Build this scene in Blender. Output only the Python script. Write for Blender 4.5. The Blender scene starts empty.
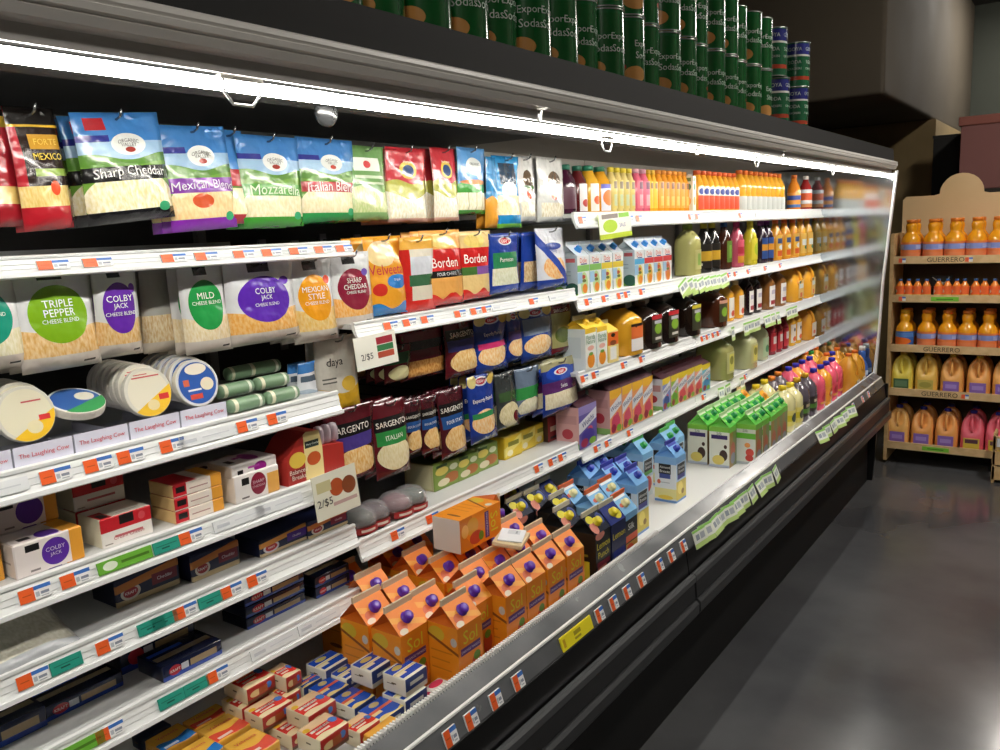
import bpy, bmesh, math, random
from mathutils import Matrix, Vector
random.seed(7)
D = bpy.data
SC = bpy.context.scene
COL = SC.collection

# ------------------------------------------------------------------ camera
H = 1.58
FPX = 830.0
def _norm(v):
    l = math.sqrt(sum(c * c for c in v)); return [c / l for c in v]
def _axes(f, vp1, s):
    ax, ay = vp1[0] - 500, vp1[1] - 375.0
    X = (-f * f - ay * (ay - s * ax)) / (ax + ay * s)
    Y = ay + s * (X - ax)
    yc = _norm([ax / f, -ay / f, -1]); mx = _norm([X / f, -Y / f, -1])
    xc = [-c for c in mx]
    zc = [xc[1]*yc[2]-xc[2]*yc[1], xc[2]*yc[0]-xc[0]*yc[2], xc[0]*yc[1]-xc[1]*yc[0]]
    return Matrix((xc, yc, zc))
ROT = _axes(FPX, (1100, 205), -.045)
cam = D.cameras.new('camera'); camo = D.objects.new('camera', cam); COL.objects.link(camo)
cam.sensor_width = 36; cam.sensor_fit = 'HORIZONTAL'; cam.lens = FPX * 36 / 1000
cam.clip_start = .02
camo.matrix_world = Matrix.Translation((0, 0, H)) @ ROT.to_4x4()
SC.camera = camo

# ------------------------------------------------------------------ view, world, store lamps
SC.view_settings.view_transform = 'Standard'
SC.view_settings.look = 'None'
SC.view_settings.gamma = 1
SC.view_settings.use_curve_mapping = False
SC.view_settings.exposure = 0.0
TUBE = 62.0        # canopy strip lamp
FIXTURE = 60.0     # ceiling fixtures over the aisle
w = D.worlds.new('world'); SC.world = w; w.use_nodes = True
w.node_tree.nodes['Background'].inputs[0].default_value = (.5, .5, .55, 1)
w.node_tree.nodes['Background'].inputs[1].default_value = .05

# ------------------------------------------------------------------ pixel -> place
def ray(px, py):
    return ROT @ Vector(((px - 500) / FPX, -(py - 375) / FPX, -1))
CAM = Vector((0, 0, H))
def atX(px, py, X): r = ray(px, py); return CAM + r * (X / r.x)
def atY(px, py, Y): r = ray(px, py); return CAM + r * (Y / r.y)
def atZ(px, py, Z): r = ray(px, py); return CAM + r * ((Z - H) / r.z)
def solveY(px, X, Z):
    # Y of the point (X, Y, Z) that shows at column px
    t = (px - 500) / FPX
    a = ROT.transposed()
    P = Vector((X, 0, Z - H))
    c0 = a[0].dot(P); c2 = a[2].dot(P)
    return -(c0 + t * c2) / (a[0][1] + t * a[2][1])

# ------------------------------------------------------------------ colours and materials
def lin(h, a=True):
    h = h.lstrip('#'); o = []
    for i in (0, 2, 4):
        c = int(h[i:i+2], 16) / 255
        o.append(c / 12.92 if c <= .04045 else ((c + .055) / 1.055) ** 2.4)
    return (*o, 1)
MATS = {}
def M(col, rough=.5, metal=0, coat=0, trans=0, alpha=1, sub=0):
    key = (col, rough, metal, coat, trans, alpha, sub)
    if key in MATS: return MATS[key]
    m = D.materials.new('paint_' + col.strip('#')); m.use_nodes = True
    b = m.node_tree.nodes['Principled BSDF']
    b.inputs['Base Color'].default_value = lin(col)
    b.inputs['Roughness'].default_value = rough
    b.inputs['Metallic'].default_value = metal
    b.inputs['Coat Weight'].default_value = coat
    b.inputs['Transmission Weight'].default_value = trans
    b.inputs['Alpha'].default_value = alpha
    MATS[key] = m
    return m
def EM(col, s):
    m = D.materials.new('lamp'); m.use_nodes = True
    b = m.node_tree.nodes['Principled BSDF']
    b.inputs['Base Color'].default_value = lin(col)
    b.inputs['Emission Color'].default_value = lin(col)
    b.inputs['Emission Strength'].default_value = s
    return m
class NT:
    def __init__(s, m): s.t = m.node_tree; s.n = s.t.nodes; s.l = s.t.links
    def node(s, ty, **k):
        n = s.n.new(ty)
        for a, v in k.items(): setattr(n, a, v)
        return n
    def math(s, op, a, b=None):
        n = s.node('ShaderNodeMath', operation=op)
        for i, v in enumerate((a, b)):
            if v is None: continue
            if isinstance(v, (int, float)): n.inputs[i].default_value = v
            else: s.l.new(v, n.inputs[i])
        return n.outputs[0]
    def mix(s, f, a, b):
        n = s.node('ShaderNodeMix', data_type='RGBA')
        for i, v in ((0, f), (6, a), (7, b)):
            if isinstance(v, (int, float)): n.inputs[i].default_value = v
            elif isinstance(v, tuple): n.inputs[i].default_value = v
            else: s.l.new(v, n.inputs[i])
        return n.outputs[2]
PC = {}
def P(base, layers=(), rough=.35, bump=0, coat=0, bscale=25):
    """printed surface: flat print drawn on the 0..1 UV of a face"""
    key = (base, tuple(layers), rough, bump, coat)
    if key in PC: return PC[key]
    m = D.materials.new('print'); m.use_nodes = True
    t = NT(m); bs = t.n['Principled BSDF']
    uv = t.node('ShaderNodeUVMap').outputs[0]
    noise = None
    def colr(c):
        nonlocal noise
        if isinstance(c, str): return lin(c)
        if noise is None:
            mp = t.node('ShaderNodeMapping'); mp.inputs['Scale'].default_value = (30, 14, 1); mp.inputs['Rotation'].default_value = (0, 0, .6)
            t.l.new(uv, mp.inputs[0])
            nn = t.node('ShaderNodeTexNoise'); nn.inputs['Scale'].default_value = 1.0; nn.inputs['Detail'].default_value = 3
            t.l.new(mp.outputs[0], nn.inputs['Vector'])
            rr = t.node('ShaderNodeMapRange'); rr.inputs[1].default_value = .38; rr.inputs[2].default_value = .62
            t.l.new(nn.outputs[0], rr.inputs[0]); noise = rr.outputs[0]
        return t.mix(noise, lin(c[0]), lin(c[1]))
    cur = colr(base)
    sx = t.node('ShaderNodeSeparateXYZ'); t.l.new(uv, sx.inputs[0])
    u, v = sx.outputs[0], sx.outputs[1]
    for L in layers:
        k = L[0]
        if k in 're':
            if k == 'r':
                _, a, b, c, d, colx = L
                cu, cv, ru, rv = (a + b) / 2, (c + d) / 2, (b - a) / 2, (d - c) / 2
            else: _, cu, cv, ru, rv, colx = L
            n = t.node('ShaderNodeVectorMath', operation='MULTIPLY_ADD')
            t.l.new(uv, n.inputs[0]); n.inputs[1].default_value = (1 / ru, 1 / rv, 0); n.inputs[2].default_value = (-cu / ru, -cv / rv, 0)
            if k == 'e':
                q = t.node('ShaderNodeVectorMath', operation='LENGTH'); t.l.new(n.outputs[0], q.inputs[0]); mk = t.math('LESS_THAN', q.outputs['Value'], 1.0)
            else:
                q = t.node('ShaderNodeVectorMath', operation='ABSOLUTE'); t.l.new(n.outputs[0], q.inputs[0])
                s2 = t.node('ShaderNodeSeparateXYZ'); t.l.new(q.outputs[0], s2.inputs[0])
                mk = t.math('LESS_THAN', t.math('MAXIMUM', s2.outputs[0], s2.outputs[1]), 1.0)
        else:   # wave: everything below v0 + amp*sin(freq*u+ph), k == 'w'; 'd' = diagonal band u+s*v in [a,b]
            if k == 'w':
                _, v0, amp, fr, ph, colx = L
                sn = t.math('SINE', t.math('ADD', t.math('MULTIPLY', u, float(fr)), float(ph)))
                mk = t.math('LESS_THAN', v, t.math('ADD', t.math('MULTIPLY', sn, float(amp)), float(v0)))
            else:
                _, s_, a, b, colx = L
                q = t.math('ADD', v, t.math('MULTIPLY', u, float(s_)))
                mk = t.math('MULTIPLY', t.math('GREATER_THAN', q, float(a)), t.math('LESS_THAN', q, float(b)))
        cur = t.mix(mk, cur, colr(colx))
    if isinstance(cur, tuple): bs.inputs['Base Color'].default_value = cur
    else: t.l.new(cur, bs.inputs['Base Color'])
    bs.inputs['Roughness'].default_value = rough
    bs.inputs['Coat Weight'].default_value = coat
    bs.inputs['Coat Roughness'].default_value = .12
    if bump:
        tc = t.node('ShaderNodeTexCoord')
        nn = t.node('ShaderNodeTexNoise'); nn.inputs['Scale'].default_value = bscale; nn.inputs['Detail'].default_value = 2
        t.l.new(tc.outputs['Object'], nn.inputs['Vector'])
        bp = t.node('ShaderNodeBump'); bp.inputs['Strength'].default_value = bump; bp.inputs['Distance'].default_value = .02
        t.l.new(nn.outputs[0], bp.inputs['Height']); t.l.new(bp.outputs[0], bs.inputs['Normal'])
    PC[key] = m
    return m
def noisy(name, c1, c2, scale, rough=(.3, .6), bump=0, metal=0, stretch=(1, 1, 1)):
    m = D.materials.new(name); m.use_nodes = True
    t = NT(m); bs = t.n['Principled BSDF']
    tc = t.node('ShaderNodeTexCoord'); mp = t.node('ShaderNodeMapping'); mp.inputs['Scale'].default_value = stretch
    t.l.new(tc.outputs['Object'], mp.inputs[0])
    nn = t.node('ShaderNodeTexNoise'); nn.inputs['Scale'].default_value = scale; nn.inputs['Detail'].default_value = 6
    t.l.new(mp.outputs[0], nn.inputs['Vector'])
    rr = t.node('ShaderNodeMapRange'); rr.inputs[1].default_value = .35; rr.inputs[2].default_value = .65
    t.l.new(nn.outputs[0], rr.inputs[0])
    t.l.new(t.mix(rr.outputs[0], lin(c1), lin(c2)), bs.inputs['Base Color'])
    r2 = t.node('ShaderNodeMapRange'); r2.inputs[1].default_value = .3; r2.inputs[2].default_value = .7; r2.inputs[3].default_value = rough[0]; r2.inputs[4].default_value = rough[1]
    t.l.new(nn.outputs[0], r2.inputs[0]); t.l.new(r2.outputs[0], bs.inputs['Roughness'])
    bs.inputs['Metallic'].default_value = metal
    if bump:
        bp = t.node('ShaderNodeBump'); bp.inputs['Strength'].default_value = bump; bp.inputs['Distance'].default_value = .01
        t.l.new(nn.outputs[0], bp.inputs['Height']); t.l.new(bp.outputs[0], bs.inputs['Normal'])
    return m

# ------------------------------------------------------------------ lettering outlines (made once, before the scene fills)
STR = ['ORGANIC', 'VALLEY', 'Sharp Cheddar', 'Cheese', 'Mexican Blend', 'Mozzarella', 'Italian Blend', 'MEXICO', 'FORTE', 'TRIPLE', 'PEPPER',
  'CHEESE BLEND', 'COLBY', 'JACK', 'MILD', 'CHEDDAR', 'MEXICAN', 'STYLE', 'SHARP', 'Velveeta', 'Original', 'Borden', 'FOUR CHEESE', 'KRAFT', 'Parmesan',
  'SARGENTO', 'FOUR STATE', 'ITALIAN', 'Swiss', 'Expertly Paired', 'daya', 'The Laughing Cow', 'GUERRERO', 'GOYA', 'SODA', 'CRACKERS', 'Export', 'Sodas',
  'Dole', '2/$5', '2/$4', 'Silk', 'almond', 'Sol', 'ORANGE MANGO', 'Lemon', 'Natural', 'Cream Cheese', 'Crackers', 'Singles', 'American', 'Balanced', 'Breaks',
  'Turkey', 'Hill', 'Florida', 'Orange', 'Welchs', 'Essential', 'Cheddar', 'Monterey', 'Juice', 'Lunch', 'SALE', '1.99', '2.49', 'Blend', 'TAMPICO', 'Philly', 'Mozz', 'Tea', 'Pure',
  'BLUE DIAMOND', 'Almond', 'Breeze', 'Horizon', 'Light', 'Creamy', 'Mini', 'Yellow', 'Punch']
def _mk_text():
    obs = []
    for s in STR:
        c = D.curves.new('t', 'FONT'); c.body = s; c.resolution_u = 2; c.align_x = 'CENTER'; c.align_y = 'CENTER'
        o = D.objects.new('t', c); COL.objects.link(o); obs.append(o)
    dg = bpy.context.evaluated_depsgraph_get(); out = {}
    for s, o in zip(STR, obs):
        me = D.meshes.new_from_object(o.evaluated_get(dg))
        vs = [(v.co.x, v.co.y) for v in me.vertices]
        x0, x1 = min(v[0] for v in vs), max(v[0] for v in vs); y0, y1 = min(v[1] for v in vs), max(v[1] for v in vs)
        h = y1 - y0
        out[s] = ([((x - (x0 + x1) / 2) / h, (y - (y0 + y1) / 2) / h) for x, y in vs], [tuple(p.vertices) for p in me.polygons], (x1 - x0) / h)
        D.meshes.remove(me)
    for o in obs:
        c = o.data; D.objects.remove(o); D.curves.remove(c)
    return out
TXT = _mk_text()

# ------------------------------------------------------------------ mesh helpers
def mesh(verts, faces, mats, fm=None, uvs=None, smooth=False):
    me = D.meshes.new('m')
    me.from_pydata([tuple(v) for v in verts], [], faces)
    for m in (mats if isinstance(mats, (list, tuple)) else [mats]): me.materials.append(m)
    if fm: me.polygons.foreach_set('material_index', fm)
    if uvs:
        ul = me.uv_layers.new(name='UVMap')
        flat = []
        for f in uvs:
            for c in f: flat += [c[0], c[1]]
        ul.data.foreach_set('uv', flat)
    if smooth: me.polygons.foreach_set('use_smooth', [True] * len(me.polygons))
    me.update()
    return me
class MB:
    """collects pieces of ONE part"""
    def __init__(s): s.v = []; s.f = []; s.m = []
    def add(s, v, f, mi=0):
        o = len(s.v); s.v += [tuple(p) for p in v]; s.f += [tuple(i + o for i in q) for q in f]; s.m += [mi] * len(f)
    def box(s, x0, x1, y0, y1, z0, z1, mi=0):
        s.add([(x0,y0,z0),(x1,y0,z0),(x1,y1,z0),(x0,y1,z0),(x0,y0,z1),(x1,y0,z1),(x1,y1,z1),(x0,y1,z1)],
              [(0,3,2,1),(4,5,6,7),(0,1,5,4),(1,2,6,5),(2,3,7,6),(3,0,4,7)], mi)
    def extr(s, prof, y0, y1, mi=0):
        """closed (x,z) profile run along Y"""
        n = len(prof)
        v = [(x, y0, z) for x, z in prof] + [(x, y1, z) for x, z in prof]
        f = [(i, (i + 1) % n, n + (i + 1) % n, n + i) for i in range(n)] + [tuple(range(n - 1, -1, -1)), tuple(range(n, 2 * n))]
        s.add(v, f, mi)
    def tube(s, pts, r, n=8, mi=0, closed=False):
        pts = [Vector(p) for p in pts]; N = len(pts); v = []; up = Vector((.13, .31, .94)).normalized()
        for i, p in enumerate(pts):
            a = pts[(i - 1) % N] if (closed or i) else p; b = pts[(i + 1) % N] if (closed or i < N - 1) else p
            d = (b - a).normalized(); e = d.cross(up)
            if e.length < .1: e = d.cross(Vector((1, 0, 0)))
            e.normalize(); g = d.cross(e)
            rr = r[i] if isinstance(r, (list, tuple)) else r
            v += [p + (e * math.cos(2*math.pi*k/n) + g * math.sin(2*math.pi*k/n)) * rr for k in range(n)]
        f = []
        for i in range(N if closed else N - 1):
            j = (i + 1) % N
            f += [(i*n+k, i*n+(k+1)%n, j*n+(k+1)%n, j*n+k) for k in range(n)]
        if not closed: f += [tuple(range(n-1, -1, -1)), tuple((N-1)*n+k for k in range(n))]
        s.add(v, f, mi)
    def mesh(s, mats, smooth=False):
        me = mesh(s.v, s.f, mats, s.m, smooth=smooth)
        bm = bmesh.new(); bm.from_mesh(me); bmesh.ops.recalc_face_normals(bm, faces=bm.faces); bm.to_mesh(me); bm.free()
        return me
def obj(name, me, parent=None, loc=None, rot=None):
    o = D.objects.new(name, me); COL.objects.link(o)
    if parent: o.parent = parent
    if loc: o.location = loc
    if rot: o.rotation_euler = rot
    return o
def tag(o, label=None, cat=None, group=None, kind=None):
    if label: o['label'] = label
    if cat: o['category'] = cat
    if group: o['group'] = group
    if kind: o['kind'] = kind
    return o
def empty(name, loc=(0, 0, 0), rotz=0):
    o = D.objects.new(name, None); COL.objects.link(o); o.location = loc; o.rotation_euler = (0, 0, rotz); return o
# --- things: a proto is (name, category, [(part, mesh, [(sub, mesh)])]); place() puts one individual of it
REG = []
class Proto:
    def __init__(s, name, cat, parts): s.name, s.cat, s.parts = name, cat, parts
def place(pr, loc, desc, where='', group=None, rotz=0, rot=None):
    if len(pr.parts) == 1 and not pr.parts[0][2]:
        o = obj(pr.name, pr.parts[0][1], loc=loc); o.rotation_euler = rot or (0, 0, rotz)
    else:
        o = empty(pr.name, loc, rotz)
        if rot: o.rotation_euler = rot
        for pn, me, subs in pr.parts:
            c = obj(pn, me, o)
            for sn, sm in subs: obj(sn, sm, c)
    o['category'] = pr.cat
    if group: o['group'] = group
    REG.append((o, desc, where))
    return o
ORD = ['first','second','third','fourth','fifth','sixth','seventh','eighth','ninth','tenth','eleventh','twelfth','thirteenth','fourteenth','fifteenth','sixteenth',
       'seventeenth','eighteenth','nineteenth','twentieth','twenty-first','twenty-second','twenty-third','twenty-fourth','twenty-fifth','twenty-sixth','twenty-seventh','twenty-eighth','twenty-ninth','thirtieth']
WELL = []
def settle():
    for _ in range(40):
        for i in range(len(WELL)):
            a, ax, ay = WELL[i]
            for j in range(i + 1, len(WELL)):
                b, bx_, by_ = WELL[j]
                dx, dy = b.location.x - a.location.x, b.location.y - a.location.y
                ox, oy = ax + bx_ - abs(dx), ay + by_ - abs(dy)
                if ox > 0 and oy > 0:
                    if ox < oy: s_ = math.copysign(ox / 2 + .0003, dx); b.location.x += s_; a.location.x -= s_
                    else: s_ = math.copysign(oy / 2 + .0003, dy); b.location.y += s_; a.location.y -= s_
            a.location.x = min(a.location.x, -1.044 - ax); a.location.y = min(a.location.y, YE - .004 - ay)
def finish_labels():
    from collections import defaultdict
    g = defaultdict(list)
    for o, d, w in REG: g[(d, w)].append(o)
    for (d, w), os_ in g.items():
        base = (d + ' ' + w).strip()
        if len(os_) == 1: os_[0]['label'] = base; continue
        os_.sort(key=lambda o: -o.location.x)
        rows = [[os_[0]]]
        for o in os_[1:]:
            if abs(o.location.x - rows[-1][0].location.x) > .04: rows.append([o])
            else: rows[-1].append(o)
        for ri, r in enumerate(rows):
            r.sort(key=lambda o: o.location.y)
            for i, o in enumerate(r):
                lab = base
                if len(r) > 1: lab += ', %s from left' % ORD[i]
                if len(rows) > 1: lab += ', %s row' % (['front', 'second', 'third', 'fourth', 'fifth', 'sixth', 'seventh'][min(ri, 6)])
                o['label'] = lab
        if not any('group' in o for o in os_) and len(os_) > 1:
            for o in os_: o['group'] = base[:60]

# --- boxes
def frame_of(face, w, d, h):
    if face == 'front': return Vector((w/2, -d/2, 0)), Vector((0, d, 0)), Vector((0, 0, h)), Vector((1, 0, 0))
    if face == 'side': return Vector((-w/2, -d/2, 0)), Vector((w, 0, 0)), Vector((0, 0, h)), Vector((0, -1, 0))
    return Vector((w/2, -d/2, h)), Vector((0, d, 0)), Vector((-w, 0, 0)), Vector((0, 0, 1))
def letter(fr, items):
    """items: (string, cu, cv, height m, max width m, material[, roll])  -> one lettering mesh per call"""
    o, U, V, N = fr; ul, vl = U.length, V.length; Uh, Vh = U.normalized(), V.normalized()
    vs, fs, fm, mats = [], [], [], []
    for it in items:
        s, cu, cv, hh, mw, mat = it[:6]; roll = it[6] if len(it) > 6 else 0
        tv, tf, tw = TXT[s]
        sc = min(hh, mw / tw); b = len(vs)
        if mat not in mats: mats.append(mat)
        ca, sa = math.cos(roll), math.sin(roll)
        for x, y in tv:
            x, y = (x * ca - y * sa) * sc, (x * sa + y * ca) * sc
            vs.append(o + Uh * (cu * ul + x) + Vh * (cv * vl + y) + N * .0007)
        fs += [tuple(i + b for i in f) for f in tf]; fm += [mats.index(mat)] * len(tf)
    return mesh(vs, fs, mats, fm)
def box_mesh(w, d, h, front, side=None, top=None, bev=.0015, seg=1, crush=0):
    side = side or front; top = top or front
    bm = bmesh.new(); bmesh.ops.create_cube(bm, size=1)
    for v in bm.verts: v.co = Vector((v.co.x * w, v.co.y * d, (v.co.z + .5) * h))
    if bev: bmesh.ops.bevel(bm, geom=bm.edges[:], offset=bev, segments=seg, affect='EDGES', profile=.6)
    uv = bm.loops.layers.uv.new('UVMap')
    for f in bm.faces:
        n = f.normal; a = [abs(n.x), abs(n.y), abs(n.z)]; k = a.index(max(a))
        f.material_index = k
        for l in f.loops:
            c = l.vert.co
            l[uv].uv = ((c.y / d + .5, c.z / h) if k == 0 else (c.x / w + .5, c.z / h) if k == 1 else (c.y / d + .5, .5 - c.x / w))
        f.smooth = seg > 1
    me = D.meshes.new('m'); bm.to_mesh(me); bm.free()
    for m in (front, side, top): me.materials.append(m)
    return me
# --- pouches hanging on pegs: local x across, z down from the hole, front face towards -y; rotated so that they face the aisle
def pouch(w, h, T, mat, texts=(), seed=0, flat=.22, gusset=True):
    rnd = random.Random(seed); ph = [rnd.uniform(0, 6.28) for _ in range(6)]
    def bulge(u, v):
        a = max(0.0, 1 - abs(2 * u - 1) ** 2.6)
        top = 1 - flat
        if v < .10: g = (v / .10) ** .6 if gusset else v / .10
        elif v < top: g = 1 - .55 * ((v - .10) / (top - .10)) ** 1.5
        else: g = .45 * (1 - (v - top) / flat) ** 1.6
        wr = .0016 * math.sin(9 * u + 5 * v + ph[0]) * math.sin(11 * v - 4 * u + ph[1]) + .0010 * math.sin(23 * u + ph[2]) * math.sin(17 * v + ph[3])
        return T * a * g + wr * min(1, a * 3) * min(1, v * 8)
    def sway(u, v): return .004 * math.sin(3 * v + ph[4]) + .003 * (2 * u - 1) * math.sin(2.2 * v + ph[5])
    def pin(v): return 1 - .025 * math.sin(math.pi * min(1, max(0, v))) 
    def S(u, v, off=0):
        return Vector(((u - .5) * w * pin(v), -bulge(u, v) - sway(u, v) - off, (v - 1) * h))
    def B(u, v): return Vector(((u - .5) * w * pin(v), bulge(u, v) * .6 - sway(u, v), (v - 1) * h))
    nx, ny = 12, 16; vs, fs, uv = [], [], []
    for j in range(ny + 1):
        for i in range(nx + 1): vs.append(S(i / nx, j / ny))
    o = len(vs)
    for j in range(ny + 1):
        for i in range(nx + 1): vs.append(B(i / nx, j / ny) if 0 < i < nx and 0 < j < ny else S(i / nx, j / ny) + Vector((0, .0006, 0)))
    for j in range(ny):
        for i in range(nx):
            a = j * (nx + 1) + i; q = (a, a + 1, a + nx + 2, a + nx + 1)
            c = [(i / nx, j / ny), ((i + 1) / nx, j / ny), ((i + 1) / nx, (j + 1) / ny), (i / nx, (j + 1) / ny)]
            fs.append(q); uv.append(c)
            fs.append(tuple(x + o for x in reversed(q))); uv.append(list(reversed(c)))
    per = [i for i in range(nx + 1)] + [(j + 1) * (nx + 1) + nx for j in range(ny)] + [ny * (nx + 1) + i for i in range(nx - 1, -1, -1)] + [j * (nx + 1) for j in range(ny - 1, 0, -1)]
    for k in range(len(per)):
        a, b = per[k], per[(k + 1) % len(per)]
        fs.append((a, a + o, b + o, b)); uv.append([(0.02, .02)] * 4)
    body = mesh(vs, fs, mat, uvs=uv, smooth=True)
    parts = [('pouch_body', body, [])]
    for it in texts:
        st, cu, cv, hh, mw, m2 = it[:6]; arc = it[6] if len(it) > 6 else 0
        tv, tf, tw = TXT[st]; sc = min(hh, mw * w / h / tw); v2 = []
        for x, y in tv:
            u = cu + x * sc * h / w; v = cv + y * sc - arc * (u - cu) ** 2
            v2.append(S(min(1, max(0, u)), v, .0011))
        parts[0][2].append(('lettering', mesh(v2, tf, M(m2, .5))))
    return parts
# --- gable-top cartons: front faces +X, ridge along Y
def carton(w, h, hg, front, side, roof, fin, capcol=None, capr=.0125, texts_front=(), texts_side=(), d=None, roofdark=None):
    d = d or w; a, b = w / 2, d / 2; top = h + hg
    v = [(-a,-b,0),(a,-b,0),(a,b,0),(-a,b,0),(-a,-b,h),(a,-b,h),(a,b,h),(-a,b,h),
         (-.002,-b,top),(.002,-b,top),(.002,b,top),(-.002,b,top),(0,-b+.36*d,h+hg*.42),(0,b-.36*d,h+hg*.42)]
    f = [(1,2,6,5),(3,0,4,7),(0,1,5,4),(2,3,7,6),(5,6,10,9),(7,4,8,11),(4,5,12),(5,9,12),(9,8,12),(8,4,12),(6,7,13),(7,11,13),(11,10,13),(10,6,13),(0,3,2,1)]
    q = [(0,0),(1,0),(1,1),(0,1)]
    fm = [0,0,1,1,2,2] + [4]*8 + [5]
    uv = [q,q,q,q,q,q] + [[(.5,.5)]*3]*8 + [[(.5,.02)]*4]
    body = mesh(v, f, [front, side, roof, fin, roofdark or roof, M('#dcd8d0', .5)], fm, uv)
    subs = []
    for it in texts_front: subs.append(('lettering', letter(frame_of('front', w, d, h), [it])))
    for it in texts_side: subs.append(('lettering', letter(frame_of('side', w, d, h), [it])))
    parts = [('carton_body', body, subs)]
    m = MB(); m.box(-.0025, .0025, -b, b, top - .001, top + .013); parts.append(('top_seam', m.mesh(fin), []))
    if capcol:
        n = Vector((hg, 0, a - .002)).normalized(); c = Vector((a * .5, 0, h + hg * .5))
        t = Vector((0, 1, 0)); s = n.cross(t); m = MB(); N = 14
        prof = [(capr * 1.15, 0), (capr * 1.15, .003), (capr, .003), (capr, .013), (capr * .86, .0155), (capr*.3, .0155)]
        vs = []
        for r, z in prof: vs += [c + n * z + (t * math.cos(2*math.pi*k/N) + s * math.sin(2*math.pi*k/N)) * r for k in range(N)]
        fs = [(i*N+k, i*N+(k+1)%N, (i+1)*N+(k+1)%N, (i+1)*N+k) for i in range(len(prof)-1) for k in range(N)] + [tuple((len(prof)-1)*N+k for k in range(N))]
        m.add(vs, fs); parts.append(('screw_cap', m.mesh(M(capcol, .3), True), []))
    return parts
# --- bottles
def lathe(prof, n, mat, sq=2.0, sx=1.0, uvz=None, close=True, a0=0, a1=2*math.pi, smooth=True, sqf=None):
    full = abs(a1 - a0 - 2 * math.pi) < 1e-6; N = n if full else n + 1
    vs, fs, uv = [], [], []
    z0, z1 = prof[0][1], prof[-1][1]
    for i, (r, z) in enumerate(prof):
        e = sqf(i) if sqf else sq
        for k in range(N):
            t = a0 + (a1 - a0) * k / n; c, s = math.cos(t), math.sin(t)
            g = (abs(c) ** e + abs(s) ** e) ** (-1 / e)
            vs.append((r * g * c * sx, r * g * s, z))
    for i in range(len(prof) - 1):
        for k in range(n):
            k2 = (k + 1) % N
            fs.append((i*N+k, i*N+k2, (i+1)*N+k2, (i+1)*N+k))
            va, vb = ((prof[i][1]-z0)/max(1e-6, z1-z0), (prof[i+1][1]-z0)/max(1e-6, z1-z0))
            uv.append([(k/n, va), ((k+1)/n, va), ((k+1)/n, vb), (k/n, vb)])
    if close and full:
        fs += [tuple(range(N-1, -1, -1)), tuple((len(prof)-1)*N+k for k in range(N))]; uv += [[(.5, 0)]*N, [(.5, 1)]*N]
    return mesh(vs, fs, mat, uvs=uv, smooth=smooth)
SHAPES = {
 'round':  [(.80,0),(.97,.01),(1,.04),(1,.50),(.97,.58),(.80,.70),(.52,.80),(.42,.85),(.40,.90)],
 'slim':   [(.80,0),(.97,.01),(1,.03),(1,.62),(.92,.70),(.66,.80),(.52,.86),(.50,.91)],
 'waist':  [(.80,0),(.97,.01),(1,.04),(1,.40),(.97,.48),(.84,.56),(.64,.62),(.52,.66),(.52,.70),(.58,.77),(.57,.84),(.46,.90)],
 'square': [(.86,0),(.98,.01),(1,.03),(1,.60),(.97,.69),(.85,.775),(.56,.85),(.40,.88),(.38,.91)],
 'flask':  [(.80,0),(.97,.01),(1,.05),(.98,.30),(.90,.45),(.96,.58),(.92,.68),(.60,.80),(.45,.86),(.42,.91)],
}
def bottle(R, Hh, shape, body, cap, lab=None, lz=(.12, .5), n=16, sq=None, sx=1, lrange=None, caph=.09, capk=1.08):
    prof = [(r * R, z * Hh) for r, z in SHAPES[shape]]
    sq = sq or (3.6 if shape == 'square' else 2.0)
    nz = len(prof)
    bodym = M(body, .18, coat=.3) if isinstance(body, str) else body
    sf = lambda i: sq if i < nz - 4 else 2.0
    parts = [('bottle_body', lathe(prof, n, bodym, sqf=sf, sx=sx), [])]
    rt = prof[-1][0] * capk
    cp = [(rt, Hh * .895), (rt, Hh * (.9 + caph)), (rt * .9, Hh * (.91 + caph))]
    parts.append(('bottle_cap', lathe(cp, max(10, n - 4), M(cap, .4)), []))
    if lab is not None:
        a, b = lrange or (0, 2 * math.pi)
        lp = [(R * 1.012, lz[0] * Hh), (R * 1.012, lz[1] * Hh)]
        parts.append(('label', lathe(lp, n, lab if not isinstance(lab, str) else M(lab, .4), sq=sq, sx=sx, close=False, a0=a, a1=b), []))
    return parts
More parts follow.
